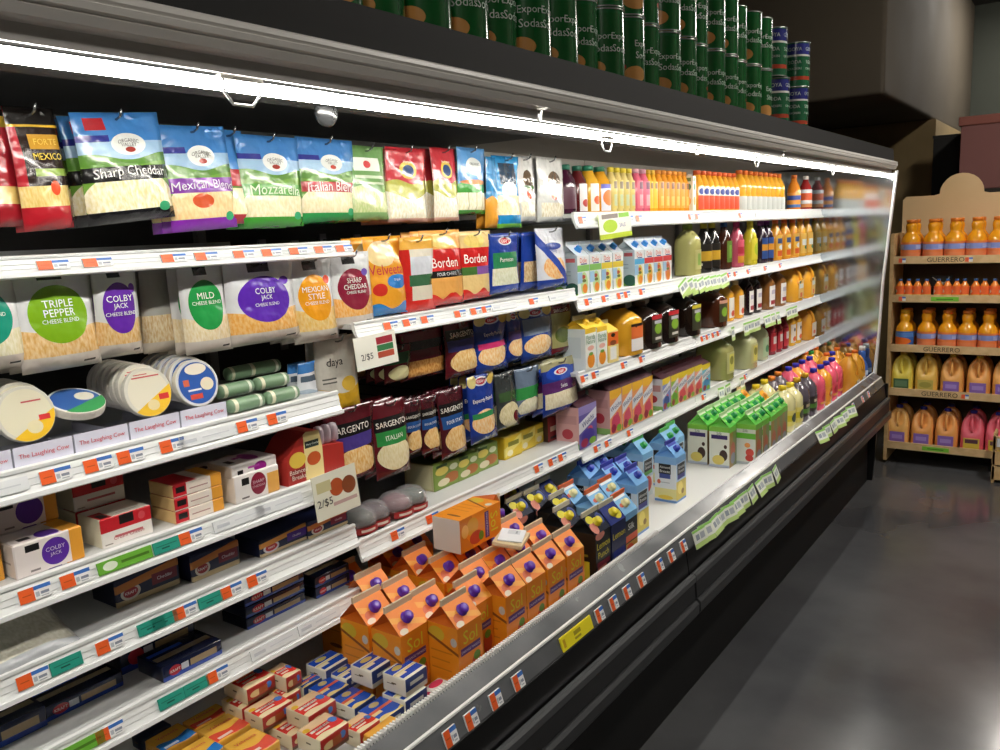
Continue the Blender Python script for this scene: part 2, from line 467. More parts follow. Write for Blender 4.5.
def jug(W, Hh, body, cap, lab=None, n=24, hand=True, shape=None, labw=.34, labz=(.08, .34)):
    """handled plastic jug, handle towards +X"""
    R = W / 2
    prof = [(.86,0),(.97,.012),(1,.04),(1,.30),(1,.44),(.985,.54),(.95,.63),(.88,.71),(.77,.78),(.60,.85),(.40,.895),(.27,.925),(.26,.955)]
    vs, fs = [], []
    nz = len(prof)
    for i, (r, z) in enumerate(prof):
        e = 4.5 if z < .6 else 3.2 if z < .8 else 2.2
        for k in range(n):
            t = 2 * math.pi * k / n; c, s = math.cos(t), math.sin(t); g = (abs(c)**e + abs(s)**e) ** (-1/e)
            x, y = r * R * g * c, r * R * g * s
            if hand and .42 < z < .90 and c > 0:
                dz = max(0, 1 - abs(z - .66) / .22); dy = max(0, 1 - abs(y / R) / .62)
                x -= R * .62 * min(1, dz * 1.8) * min(1, dy * 1.9)
            vs.append((x, y, z * Hh))
    for i in range(nz - 1):
        for k in range(n): fs.append((i*n+k, i*n+(k+1)%n, (i+1)*n+(k+1)%n, (i+1)*n+k))
    fs += [tuple(range(n-1,-1,-1)), tuple((nz-1)*n+k for k in range(n))]
    bodym = M(body, .22, coat=.2) if isinstance(body, str) else body
    parts = [('jug_body', mesh(vs, fs, bodym, smooth=True), [])]
    if hand:
        m = MB(); m.tube([(R*.80,0,.45*Hh),(R*.93,0,.52*Hh),(R*.93,0,.60*Hh),(R*.86,0,.70*Hh),(R*.70,0,.79*Hh),(R*.46,0,.865*Hh)], R*.12, 8); parts.append(('handle', m.mesh(bodym, True), []))
    if cap:
        rt = R * .31
        parts.append(('jug_cap', lathe([(rt, Hh*.93), (rt, Hh*.99), (rt*.9, Hh)], 14, M(cap, .4)), []))
    if lab is not None:
        m = MB(); L = labw * W
        me = mesh([(R+.0012,-L,labz[0]*Hh),(R+.0012,L,labz[0]*Hh),(R+.0012,L,labz[1]*Hh),(R+.0012,-L,labz[1]*Hh),(R-.001,-L,labz[0]*Hh),(R-.001,L,labz[0]*Hh),(R-.001,L,labz[1]*Hh),(R-.001,-L,labz[1]*Hh)],
                  [(0,1,2,3),(4,7,6,5),(0,4,5,1),(1,5,6,2),(2,6,7,3),(3,7,4,0)], lab if not isinstance(lab, str) else M(lab,.4), uvs=[[(0,0),(1,0),(1,1),(0,1)]]+[[(.5,.5)]*4]*5)
        parts.append(('label', me, []))
    return parts

# ================================================================== the room
CONC = noisy('polished_concrete', '#454649', '#58595b', 1.6, (.13, .27), .02)
def struct(name, x0, x1, y0, y1, z0, z1, mat, label=None):
    m = MB(); m.box(x0, x1, y0, y1, z0, z1); o = obj(name, m.mesh(mat)); tag(o, label, None, None, 'structure'); return o
struct('floor', -2.2, 2.2, -3, 10, -.05, 0, CONC, 'polished dark grey concrete floor of the aisle')
struct('ceiling', -2.2, 2.2, -3, 10, 3.6, 3.65, M('#3a3733', .8), 'dark store ceiling')
struct('wall_left', -2.25, -2.2, -3, 10, 0, 3.6, M('#3b3630', .8), 'dark brown wall behind the refrigerated case')
struct('wall_right', 2.2, 2.25, -3, 10, 0, 3.6, M('#5d5850', .8), 'dull wall across the aisle')
struct('wall_front', -2.2, 2.2, -3.05, -3, 0, 3.6, M('#5d5850', .8), 'dull wall behind the viewer')
struct('wall_back', -2.2, 2.2, 10, 10.05, 0, 3.6, M('#3c4038', .8), 'dark greenish wall at the far end')
def bevelled(name, x0, x1, y0, y1, z0, z1, mat, bev, label):
    me = box_mesh(x1 - x0, y1 - y0, z1 - z0, mat, bev=bev, seg=4)
    o = obj(name, me, loc=((x0 + x1) / 2, (y0 + y1) / 2, z0)); tag(o, label, None, None, 'structure'); return o
PL = noisy('brown_plaster', '#453d30', '#4b4336', 1.5, (.7, .9))
pz = atY(884, 94, 5.75)
bevelled('trim_1', -2.19, pz.x, 5.75, 9.9, pz.z, 3.59, PL, .03, 'brown plastered bulkhead above the end of the case')
bevelled('wall_end', -2.19, atY(935, 150, 7.6).x, 7.6, 9.9, 0, pz.z - .002, noisy('ochre_plaster', '#8a7650', '#7d6b48', 2, (.7, .9)), .01, 'ochre wall under the brown bulkhead')
# ceiling fixtures over the aisle
def fixture(x, y, lab, k=1.0):
    e = empty('ceiling_light', (x, y, 3.52)); tag(e, lab, 'light fixture', 'aisle ceiling lights')
    m = MB(); m.box(-.13, .13, -.62, .62, .03, .08); obj('housing', m.mesh(M('#d8d8d4', .5)), e)
    m = MB(); m.box(-.11, .11, -.6, .6, .0, .028); obj('diffuser', m.mesh(EM('#fff8ee', FIXTURE * k)), e)
fixture(.55, -1.2, 'ceiling light fixture above the near aisle', .85); fixture(.6, 4.1, 'ceiling light fixture above the middle aisle', 1.35)
fixture(-.30, 8.7, 'ceiling light fixture over the far end')

# ================================================================== the refrigerated case
Y0, YE, YB1, YB2 = -.3, 5.2, 1.285, 2.30
SX = -1.35                     # shelf fronts
DECK = .592
CB = Vector((-1.4, 2.45, 0))
case = empty('refrigerated_display_case', CB); tag(case, 'long open refrigerated case with black front and grey canopy', 'display case')
def cpart(name, mb, mat, smooth=False, parent=None, label=None, kind=None):
    o = obj(name, mb.mesh(mat, smooth) if isinstance(mb, MB) else mb, parent or case)
    if parent is None: o.location = -CB
    tag(o, label, None, None, kind); return o
WHITE = M('#eef0f0', .35); WH2 = M('#dfe1e0', .45)
BLACK = M('#0d0d0e', .35); DGREY = M('#2b2c2e', .42)
bays = [Y0, .30, YB1, YB2, 3.27, 4.235, YE]
for i in range(6):
    a, b = bays[i], bays[i+1]
    m = MB(); m.box(-1.88, -1.85, a + .002, b - .002, .5, 1.9)
    cpart('back_panel', m, M('#2c2b2a', .5) if b <= YB2 + .01 else M('#b9b6ae', .45))
    m = MB()
    m.box(-1.85, -1.04, a + .001, b - .001, DECK - .012, DECK)
    cpart('deck_panel', m, M('#e6e8e8', .4))
    m = MB(); m.box(-1.845, -1.825, a - .012, a + .012, .6, 1.85); cpart('slotted_upright', m, M('#8d8d8a', .4, .3))
m = MB(); m.box(-1.88, -1.0, Y0, YE, .36, .57); cpart('well_tub', m, M('#101010', .6))
m = MB(); m.box(-1.88, -1.045, Y0 + .01, YE - .01, 0, .36); cpart('kick_plate', m, M('#060606', .6))
for a, b in ((Y0, YB2 - .03), (YB2 - .024, YE)):
    m = MB(); m.extr([(-.99, .59), (-.966, .588), (-.957, .52), (-.95, .50), (-.95, .38), (-1.0, .36)], a, b); cpart('front_panel', m, BLACK)
    m = MB(); m.extr([(-.951, .522), (-.940, .5245), (-.934, .518), (-.934, .500), (-.951, .492)], a, b); cpart('bumper_rail', m, M('#5a5c5e', .3, .2))
    m = MB(); m.extr([(-.951, .494), (-.937, .496), (-.934, .446), (-.951, .44)], a + .004, b - .004); cpart('lower_panel', m, DGREY)
    m = MB(); m.extr([(-.951, .444), (-.930, .442), (-.922, .434), (-.922, .404), (-.932, .390), (-.951, .388)], a + .004, b - .004); cpart('bumper_rail', m, M('#3a3c3e', .35, .1))
# lip: sloped grey strip, white bead, price channel
LIPG = noisy('lip_plastic', '#57595c', '#66686b', 6, (.12, .3))
m = MB(); m.extr([(-1.040, .585), (-1.034, .662), (-1.028, .663), (-.987, .641), (-.985, .636), (-.966, .597), (-.968, .586)], Y0, YE)
lip = cpart('lip_rail', m, LIPG)
m = MB(); m.extr([(-.990, .6425), (-.984, .6415), (-.983, .637), (-.986, .636)], Y0, YE); cpart('white_bead', m, M('#f4f4f2', .3))
m = MB()
for k in range(160):
    y = .85 + k * .0085; m.box(-1.0375, -1.0265, y, y + .0042, .655, .672)
m.box(-1.0385, -1.0365, .85, 2.2, .655, .6675)
cpart('comb_strip', m, M('#f2f2f0', .4), kind='stuff')
m = MB(); m.extr([(-1.0385, .66), (-1.032, .668), (-1.027, .664)], 2.2, YE); cpart('lip_edge', m, M('#e2e4e4', .3))
# canopy
m = MB(); m.box(-1.88, -.972, Y0, YE + .03, 1.885, 1.93); cpart('canopy_top', m, M('#161514', .6))
m = MB(); m.extr([(-.976, 1.868), (-.962, 1.868), (-.968, 1.942), (-.976, 1.942)], Y0, YE + .03); cpart('black_riser', m, M('#050505', .75))
m = MB(); m.extr([(-.99, 1.874), (-.955, 1.874), (-.945, 1.869), (-.9435, 1.862), (-.946, 1.858), (-.9425, 1.856), (-.944, 1.848), (-.949, 1.845), (-.947, 1.843), (-.952, 1.832), (-.965, 1.8265), (-.975, 1.829), (-.99, 1.84)], Y0, YE + .035)
cpart('fascia', m, M('#d6d4cf', .4))
for a, b in ((Y0, 1.52), (1.535, 3.2), (3.21, YE)):
    m = MB(); m.extr([(-.972, 1.830), (-.966, 1.829), (-.969, 1.8068), (-.974, 1.8068)], a, b); cpart('reflector_panel', m, M('#c9c7c3', .45))
m = MB(); m.box(-1.05, -.974, Y0, YE, 1.821, 1.828); cpart('lamp_tray', m, M('#0e0e0e', .8))
for a, b in ((Y0, YB2), (YB2, YE)):
    m = MB(); m.extr([(-1.85, 1.872), (-1.85, 1.885), (-1.05, 1.885), (-1.05, 1.83), (-1.06, 1.83), (-1.08, 1.868)], a, b); cpart('canopy_lining', m, M('#3a3a3a', .6) if b <= YB2 else M('#9a948a', .5))
m = MB(); m.box(-1.10, -1.05, Y0, YE, 1.800, 1.806)
cpart('air_grille', m, noisy('grille', '#0c0c0c', '#1c1c1c', 60, (.6, .8)))
m = MB()
for a, b in ((Y0 + .02, 1.20), (1.21, 2.42), (2.43, 3.64), (3.65, 4.70), (4.71, 5.17)):
    mm = MB(); mm.tube([(-1.0, a, 1.7985), (-1.0, b, 1.7985)], .0088, 12)
    cpart('lamp_tube', mm, EM('#fffaf0', TUBE), True, label='glowing white tube lamp')
# mirror-bright end panel
STEEL = M('#b9c0c6', .09, .95)
m = MB(); m.extr([(-1.85, DECK), (-1.05, DECK), (-1.03, .66), (-1.012, .9), (-1.0, 1.2), (-.975, 1.5), (-.950, 1.81), (-1.85, 1.885)], YE, YE + .012); cpart('end_panel', m, STEEL, label='shiny mirror-like end panel')
m = MB(); m.extr([(-1.04, .60), (-1.02, .60), (-1.004, .9), (-.992, 1.2), (-.966, 1.5), (-.938, 1.822), (-.950, 1.822), (-.977, 1.5), (-1.002, 1.2), (-1.014, .9), (-1.032, .66)], YE - .004, YE + .03); cpart('end_trim', m, M('#e8ecee', .3))
m = MB(); m.extr([(-1.88, 0), (-1.02, 0), (-1.0, .36), (-.95, .39), (-.95, .6), (-1.85, .6), (-1.88, 1.9)], YE + .012, YE + .03); cpart('end_cap', m, BLACK)
m = MB(); m.box(-1.88, -.95, Y0 - .03, Y0, 0, 1.88); cpart('end_cap', m, DGREY)

# ------------------------------------------------------------------ price tags (shared meshes)
def rail_tag(W, lay, base='#f2f3f3'):
    A, B = Vector((.0078, 0, -.0135)), Vector((.0132, 0, -.0345)); n = Vector((.0305, 0, .0085)).normalized() * .0012
    a, b = Vector((0, -W/2, 0)), Vector((0, W/2, 0))
    v = [B+a+n, B+b+n, A+b+n, A+a+n, B+a-n, B+b-n, A+b-n, A+a-n]
    return mesh(v, [(0,1,2,3),(7,6,5,4),(0,4,5,1),(1,5,6,2),(2,6,7,3),(3,7,4,0)], P(base, lay, .4), uvs=[[(0,0),(1,0),(1,1),(0,1)]]+[[(.9,.2)]*4]*5)
LINES = (('r', .5, .62, .2, .55, '#b8bcc4'), ('r', .66, .92, .3, .5, '#8a90a0'), ('r', .66, .9, .12, .2, '#b0b4bc'))
TAG_O = rail_tag(.050, (('r', 0, .47, 0, 1, '#f0642a'), ('r', .10, .38, .46, .54, '#c84e1c'), ('r', .47, 1, .72, 1, '#3f74c8')) + LINES)
TAG_T = rail_tag(.052, (('r', .1, .9, .55, .62, '#186a5c'), ('r', .3, .6, .3, .42, '#0e4a40')), '#2a9a86')
TAG_L = rail_tag(.10, (('e', .22, .5, .13, .34, '#e6f2dc'), ('r', .42, .94, .4, .62, '#4a7a20')), '#6cb23a')
TAG_B = rail_tag(.12, (('r', .06, .3, .3, .6, '#c8ccd4'), ('r', .4, .9, .45, .55, '#d0d4da')), '#e6e9ec')
def sale_tag_mesh(w, h):
    m = MB(); v = []
    t = .0006
    vs = [(t,-w/2,-h),(t,w/2,-h),(t,w/2,0),(t,-w/2,0),(-t,-w/2,-h),(-t,w/2,-h),(-t,w/2,0),(-t,-w/2,0)]
    return mesh(vs, [(0,1,2,3),(7,6,5,4),(0,4,5,1),(1,5,6,2),(2,6,7,3),(3,7,4,0)],
        P('#f1f5ea', (('r',0,1,0,.26,'#c6e08a'),('r',0,1,.86,1,'#9ad86a'),('r',.18,.45,.42,.72,'#9aa4b0'),('r',.52,.86,.4,.74,'#b4bcc4')), .45), uvs=[[(0,0),(1,0),(1,1),(0,1)]]*2+[[(.5,.5)]*4]*4)
SALE = sale_tag_mesh(.068, .058)
CARD = sale_tag_mesh(.05, .062)

# ------------------------------------------------------------------ shelves
RAIL = [(-.004,0),(.002,.0015),(.0065,-.001),(.0065,-.0065),(.004,-.0075),(.005,-.0105),(.0078,-.0195),(.0066,-.0205),(.0095,-.030),(.0083,-.031),(.0145,-.041),(.019,-.0405),(.020,-.048),(.012,-.052),(-.004,-.02)]
def shelf(y0, y1, z, lab, orange=(), teal=(), lime=(), blank=(), sale=(), depth=.49, rs=1.0):
    e = empty('display_shelf', ((SX - .24), (y0 + y1) / 2, z)); tag(e, lab, 'shelf')
    off = -Vector(e.location)
    n = max(1, round((y1 - y0) / .97))
    ch = None
    for k in range(n):
        a, b = y0 + (y1 - y0) * k / n, y0 + (y1 - y0) * (k + 1) / n
        m = MB(); m.box(SX - depth, SX - .002, a + .002, b - .002, z - .016, z - .004); m.box(SX - depth, SX - depth + .01, a + .004, b - .004, z - .03, z + .01)
        o = obj('tray', m.mesh(M('#d4d6d6', .4)), e, off)
        for yy in (a + .006, b - .006):
            m = MB(); m.extr([(SX-depth, z-.016), (SX-.05, z-.016), (SX-.05, z-.024), (SX-depth, z-.055)], yy - .002, yy + .002); obj('bracket', m.mesh(M('#b8b8b6', .4)), e, off)
        m = MB(); m.extr([(SX + x, z + q * rs) for x, q in RAIL], a + .001, b - .001)
        ch = obj('price_channel', m.mesh(WHITE), e, off)
        for me, lst in ((TAG_O, orange), (TAG_T, teal), (TAG_L, lime), (TAG_B, blank)):
            for px in lst:
                y = solveY(px, SX + .012, z - .025) + (.0117 if me is TAG_O else 0)
                if a < y <= b: obj('price_tag', me, ch, (SX, y, z)).scale = (1, 1, rs)
        for s in sale:
            px, big, tilt = s
            y = solveY(px, SX + .02, z - .05)
            if a < y <= b:
                o = obj('sale_tag', CARD if big else SALE, ch, (SX + .0225, y, z - .012)); o.rotation_euler = (tilt, -.12 + random.uniform(-.1, .1), random.uniform(-.25, .1))
    return e
ZA = {1: 1.576, 2: 1.251, 3: 1.072, 4: .936, 5: .782}
YA1 = YB1 - .012
shelf(.30, YA1 + .05, ZA[1], 'topmost left shelf rail below the blue hanging pouches', (47, 92, 169, 202, 240, 268, 295, 320, 341), depth=.42, rs=.66)
shelf(.30, YA1 - .02, ZA[2], 'left shelf holding the round cheese boxes', (49, 92, 125, 167, 243, 273), blank=(-12, 208))
shelf(.30, YA1, ZA[3], 'left shelf holding the boxed cheese blocks', (28, 69, 186), (167,), (126,), (240, 280))
shelf(.30, YA1, ZA[4], 'left shelf holding navy cheese boxes and a shredded bag', (26, 104, 180, 227, 253), (67, 152, 165, 211))
shelf(.30, YA1, ZA[5], 'lowest left shelf holding flat navy cheese packs', (104, 213), (172, 197), (76,), (275, 320))
ZB2, ZB5 = 1.394, 1.58 - 1.35 / 1.965
shelf(YB1 + .03, YB2 - .006, ZB2, 'middle bay upper shelf rail under the red pouches', (388, 407, 425, 458, 474, 484, 532), blank=(505, 560), depth=.42, rs=.78)
shelf(YB1 - .008, YB2 - .006, ZB5, 'middle bay lower shelf holding lunch packs and domes', (357, 395, 430, 537, 551, 561))
ZS = {1: 1.630, 2: 1.367, 3: 1.120, 4: .866}
shelf(YB2, YE, ZS[1], 'topmost long shelf of small juice bottles', (572, 581, 629, 638, 690, 697, 740), blank=(760,))
shelf(YB2, YE, ZS[2], 'second long shelf holding white cartons and juice bottles', (587, 604, 619, 626, 641, 728, 735, 748, 765, 780), sale=((681, 0, .5), (687, 0, .3), (693, 1, .1), (699, 0, .2), (705, 0, .15), (711, 0, .1), (717, 0, .05), (722, 0, .2)))
shelf(YB2, YE, ZS[3], 'third long shelf holding dark jugs and orange jugs', (583, 594, 623, 641, 702, 707, 713, 718), sale=((732, 1, 0), (745, 1, .05), (750, 0, .1), (756, 0, .1), (766, 0, .1), (772, 0, 0), (777, 1, 0), (788, 0, .1), (793, 0, .1)))
shelf(YB2, YE, ZS[4], 'fourth long shelf holding fruit cartons and lemonade jugs', (596, 607, 629, 703, 745), sale=((720, 1, 0), (727, 1, .1), (741, 1, 0)))
# tags on the lip
def lip_tag(px, py, me, dz=0, rx=0):
    p = atX(px, py, -.975)
    o = obj('price_tag', me, lip); o.location = (-.9905, p.y, .6485); o.scale = (1.9, .75, 1.5)
    return o
for px, py in [(448.6, 734), (469.6, 716), (494, 696), (516.5, 678), (598, 609), (612, 597), (625.6, 585), (640, 574), (658.4, 560), (670, 550), (682, 540), (862, 392), (868, 386), (853, 398)]: lip_tag(px, py, TAG_O)
p = atX(575, 632, -.975); o = obj('yellow_price_tag', rail_tag(.16, (('r', .4, .62, .5, .8, '#a09020'), ('r', .05, .12, .2, .8, '#c8a020'), ('r', .4, .6, .2, .36, '#a09020')), '#f0e02a'), lip, (-.9905, p.y, .6485)); o.scale = (1.9, .9, 1.5)
for i, px in enumerate([697, 703, 712, 718, 726, 733, 741, 749, 757, 765, 773, 819, 825, 831, 837, 843, 849]):
    y = solveY(px, -.965, .61)
    o = obj('sale_tag', SALE, lip, (-.962, y, .640)); o.rotation_euler = (.1, -.25 - .1 * (i % 3), random.uniform(-.5, .1))
# wire rings clipped under the lamp
def ring_clip(px, py, w, h, lab, round_=False):
    p = atX(px, py, -.985)
    e = empty('sign_ring', p); tag(e, lab, 'ring clip', 'ring clips on the lamp strip')
    m = MB(); pts = [(-w*.5, 0), (-w*.5, -h*.55), (-w*.28, -h), (w*.28, -h), (w*.5, -h*.55), (w*.5, 0)]
    m.tube([(.0, y, z) for y, z in pts], .0022, 8); obj('wire_loop', m.mesh(M('#e8eaec', .2, .3), True), e)
    m = MB(); m.box(-.006, .003, -w*.5 - .006, w*.5 + .006, -.002, .004); obj('clip_plate', m.mesh(M('#b0aea8', .4)), e)
for a in [(241, 80, .060, .034, 'white wire ring clip hanging before the lamp, above mozzarella pouch'), (607, 138, .05, .032, 'clear ring clip hanging below the lamp over green-capped bottles'),
          (697, 150, .03, .014, 'small clip under the lamp right of the clear ring'), (757, 158, .04, .03, 'ring clip below the lamp above yellow bottles'), (833, 168, .04, .03, 'ring clip near the far lamp end'), (881, 172, .03, .016, 'last small clip at the far lamp end')]: ring_clip(*a)
p = atX(324, 113, -1.08); e = empty('round_fan_cover', p); tag(e, 'pale round plastic disc under the canopy above red pouch row', 'disc')
obj('disc', lathe([(.006, 0), (.022, .0), (.024, .006), (.02, .012)], 20, M('#2e2f30', .2)), e).rotation_euler = (0, math.pi/2, 0)
m = MB(); m.box(-.008, .0, -.012, .012, .018, .05); obj('stem', m.mesh(M('#77787a', .3)), e)

# ================================================================== pouches on pegs
HOOK = {}
def hook(x1, y, z, lab):
    m = MB(); L = x1 + 1.845
    m.tube([(-L, 0, 0), (-.012, 0, 0), (0, 0, .004), (.006, 0, .016)], .0022, 6)
    e = empty('peg_hook', (x1, y, z)); tag(e, lab, 'hook', 'peg hooks in the case')
    obj('rod', m.mesh(M('#8c8e90', .25, .9), True), e)
    m = MB(); m.box(-L - .002, -L + .004, -.012, .012, -.018, .018); obj('back_plate', m.mesh(M('#8c8e90', .3, .8)), e)
def hang(desc, pxl, pyt, pxr, pyb, X, base, layers=(), texts=(), behind=0, T=.016, yaw=0,  flat=.22, rough=.24, gap=.030, w=None, bump=.42, cat='cheese pouch', peg=True, roll=0):
    mid = (pxl + pxr) / 2; my = (pyt + pyb) / 2
    yl, yr = atX(pxl, my, X).y, atX(pxr, my, X).y
    zt, zb = atX(mid, pyt, X).z, atX(mid, pyb, X).z
    W = w or (yr - yl) / max(.5, math.cos(yaw))
    gap = max(gap, T * 1.62 + .005)
    pr = Proto('cheese_pouch', cat, pouch(W, zt - zb, T, P(base, layers, rough, bump, .6), texts, seed=hash(desc) % 997 if False else sum(map(ord, desc)), flat=flat))
    yc = (yl + yr) / 2
    for k in range(behind + 1):
        place(pr, (X - k * gap, yc + (random.uniform(-.003, .003) if k else 0), zt - .001 * k), desc if k == 0 else '%s, %s on its peg' % (desc, ORD[k]), rot=(0, roll, math.pi / 2 + yaw))
    if peg: hook(X + .02, yc, zt - .012, 'metal peg hook carrying the ' + desc)
SKY, SKY2, HILL = '#3f7fc2', '#9dbfdc', '#5d8f36'
def ov(band, bandcol, cheese, strip, txt, tcol='#f4f4f0', red=False):
    L = [('r', 0, 1, .52, .74, SKY2), ('w', .60, .03, 7, 1, HILL), ('w', .52, .03, 5, 3, '#6fa03c'), ('e', .5, .20, .52, .27, cheese), ('r', 0, 1, band[0], band[1], bandcol), ('r', 0, 1, 0, .11, strip),
         ('e', .55, .71, .20, .10, '#e6e9e4'), ('e', .56, .66, .06, .025, '#a8382c'), ('r', 0, .34, .735, .795, '#2b2f86'), ('e', .86, .12, .08, .045, '#3fae78')]
    if red: L.append(('r', .12, .34, .84, .95, '#b3282f'))
    T = [('ORGANIC', .55, .745, .034, .34, '#3a352c', 1.2), ('VALLEY', .55, .705, .034, .26, '#3a352c'), (txt, .52, (band[0] + band[1]) / 2 + .012, .115, .92, tcol, .12)]
    return L, T
XT = -1.40
def hov(desc, a, X, args, **k):
    L, T = ov(*args[:-1], args[-1]) if not isinstance(args, dict) else ov(**args)
    hang(desc, *a, X, SKY, tuple(L), tuple(T), **k)
# upper left row, hanging above the topmost shelf
MEXL = (('r', 0, 1, .86, 1, '#15110f'), ('r', 0, 1, .84, .86, '#d8b03a'), ('r', .15, 1, .36, .84, '#2a1a14'), ('r', .3, .95, .66, .78, '#c9972e'), ('r', 0, .15, .3, .84, '#b5202e'), ('r', .3, 1, .44, .50, '#8fae4a'), ('r', 0, 1, .19, .36, ('#e3c06a', '#f0d690')), ('r', 0, 1, 0, .19, '#b81f2c'), ('e', .62, .34, .1, .06, '#f0562e'))
hang('red mexican cheese pouch cut by the left frame edge', -22, 116, 18, 226, XT, '#a51f2a', (('r', 0, 1, .2, .36, '#dfc070'), ('r', 0, 1, .9, 1, '#e0bb3a')), (), 1)
hang('black-topped red cheese pouch turned aside', 8, 108, 62, 230, XT + .01, '#8d1a22', MEXL, (('FORTE', .62, .72, .05, .5, '#e6c23e'), ('MEXICO', .62, .60, .07, .62, '#e8cf45')), 1, w=.088, yaw=.2, roll=-.06)
L, T = ov((.38, .51), '#131313', ('#efe2a6', '#fff9e2'), '#15151a', 'Sharp Cheddar', '#f6f6f2', True)
hang('sharp cheddar pouch with blue sky top', 66, 113, 168, 222, XT + .015, SKY, tuple(L), tuple(T), 3, T=.022, w=.165, roll=-.09)
L, T = ov((.36, .50), '#7d2fa0', ('#f2dca4', '#f6c890'), '#8a2bb0', 'Mexican Blend', '#e8d8f0')
hang('purple-banded mexican blend pouch', 161, 126, 228, 230, XT, SKY, tuple(L + [('e', .45, .28, .16, .07, '#d8572c')]), tuple(T), 2, roll=-.05)
hang('blue pouch with red square label beside purple pouch', 216, 130, 247, 224, XT - .01, SKY, (('w', .6, .03, 7, 1, HILL), ('r', .2, .9, .40, .58, '#b22c30'), ('r', 0, 1, .1, .38, ('#eee0a8', '#fff3cc')), ('r', 0, 1, 0, .1, '#c23a44')), (), 2)
L, T = ov((.34, .47), '#4f9a35', ('#eadfae', '#f6efcf'), '#3f9a34', 'Mozzarella', '#dcecc8')
hang('green-banded organic mozzarella pouch', 239, 136, 300, 227, XT, SKY, tuple(L), tuple(T), 2)
L, T = ov((.36, .48), '#b3282f', ('#ecdfae', '#f8f0d0'), '#2f9a50', 'Italian Blend', '#f6e6e2')
hang('red-banded italian blend pouch', 298, 139, 354, 222, XT, SKY, tuple(L), tuple(T), 2)
hang('plain leaf green organic pouch with white crest', 349, 146, 386, 220, XT, '#6d9a58', (('r', .1, .8, .66, .84, '#e8ece2'), ('e', .45, .75, .1, .05, '#c23a3a'), ('r', .1, .9, .56, .60, '#c8d8b8'), ('r', .1, .9, .48, .51, '#c8d8b8'), ('w', .42, .05, 6, 0, ('#d8dca8', '#b8cc88')), ('r', 0, 1, 0, .10, '#86b070')), (), 2)
HORL = (('r', 0, 1, .52, 1, '#c4303a'), ('w', .54, .03, 8, 0, '#b8b84e'), ('w', .36, .06, 5, 2, ('#f0e4c0', '#fffdf0')), ('e', .5, .70, .22, .12, '#e8c85a'), ('e', .5, .69, .15, .08, '#2f4a7a'), ('r', 0, 1, 0, .05, '#e8b8a8'))
hang('red-topped farm cheese pouch, first of two', 387, 148, 426, 222, XT, '#c4303a', HORL, (('Horizon', .5, .81, .04, .5, '#f4e8d8'),), 3)
hang('red-topped farm cheese pouch beside blue string cheese', 431, 148, 457, 221, XT, '#c4303a', HORL, (('Horizon', .5, .81, .04, .6, '#f4e8d8'),), 3)
hang('blue pouch of string cheese sticks with green band', 456, 148, 485, 214, XT, '#5a9ad6', (('e', .5, .72, .28, .13, '#eef2ee'), ('w', .45, .02, 9, 0, '#48a040'), ('r', 0, 1, .06, .32, ('#f2ecc6', '#ffffe8')), ('r', .48, .52, .06, .32, '#c8c49a'), ('r', .24, .27, .06, .32, '#c8c49a'), ('r', .73, .76, .06, .32, '#c8c49a'), ('e', .5, .48, .46, .04, '#c87a3a')), (('ORGANIC', .5, .75, .04, .4, '#3a352c'),), 1, T=.02)
hang('orange and blue pouch edge beside cyan pouch', 485, 157, 496, 228, XT, '#3a8fc8', (('w', .4, .05, 5, 0, '#f0a83a'),), (), 1, peg=False)
hang('cyan pouch with black figure print', 494, 156, 520, 228, XT, '#1f8ac8', (('r', .2, .8, .6, .9, '#1a3a52'), ('e', .5, .5, .3, .14, '#f2efe4'), ('e', .55, .38, .12, .07, '#f0502e'), ('r', 0, 1, .18, .45, ('#eedca0', '#f8ecc4')), ('r', 0, 1, 0, .06, '#74c43c')), (), 2)
CLEAR = (('e', .55, .62, .25, .17, '#5d4a35'), ('r', .3, .8, .50, .55, '#4e7a44'), ('e', .5, .42, .13, .08, '#ee5436'), ('r', .1, .9, .08, .3, ('#ddd2b0', '#f6f2e2')))
hang('clear silver pouch with orange dot', 536, 158, 563, 222, XT + .005, '#d5d6d2', CLEAR, (), 3, gap=.026, bump=.5, rough=.15)
hang('clear pouch with dark crest hung just left of bottles', 516, 156, 534, 222, XT, '#d0d1ce', CLEAR, (), 2, bump=.5, rough=.15)
# second left row, hanging below the topmost shelf
SILV = '#e2e3e4'
def blend(col, lines, dot=None, cheese=('#e7b46a', '#f6d8a4'), ce=(.50, .52, .37, .27)):
    L = [('w', .37, .03, 6, 2, cheese), ('r', 0, 1, 0, .14, '#d8cec4'), ('e', ce[0], ce[1], ce[2], ce[3], col), ('r', .32, .62, .84, .95, '#1b1a1a'), ('r', .72, .9, .05, .07, '#4a4440')]
    if dot: L.append(('e', .82, .72, .08, .05, dot))
    T = []
    for i, t in enumerate(lines): T.append((t, ce[0], .62 - i * .085, .068, .58, '#f6f6f2'))
    T.append(('CHEESE BLEND', ce[0], .62 - len(lines) * .085 + .01, .038, .70, '#f6f6f2'))
    return tuple(L), tuple(T)
XU = -1.388
L, T = blend('#1f9a80', ['MILD'], cheese=('#e8e0b4', '#f6f0d8')); hang('white pouch with teal oval cut by the left edge', -55, 268, 19, 372, XU, SILV, L, T, 1)
L, T = blend('#84b81e', ['TRIPLE', 'PEPPER']); hang('white pouch with lime oval, triple pepper blend', 12, 262, 96, 370, XU, SILV, L, T, 2, T=.02)
L, T = blend('#6a2fae', ['COLBY', 'JACK'], '#7a3fc0'); hang('white colby jack pouch beside the lime one', 92, 262, 139, 357, XU, SILV, L, T, 2, T=.02)
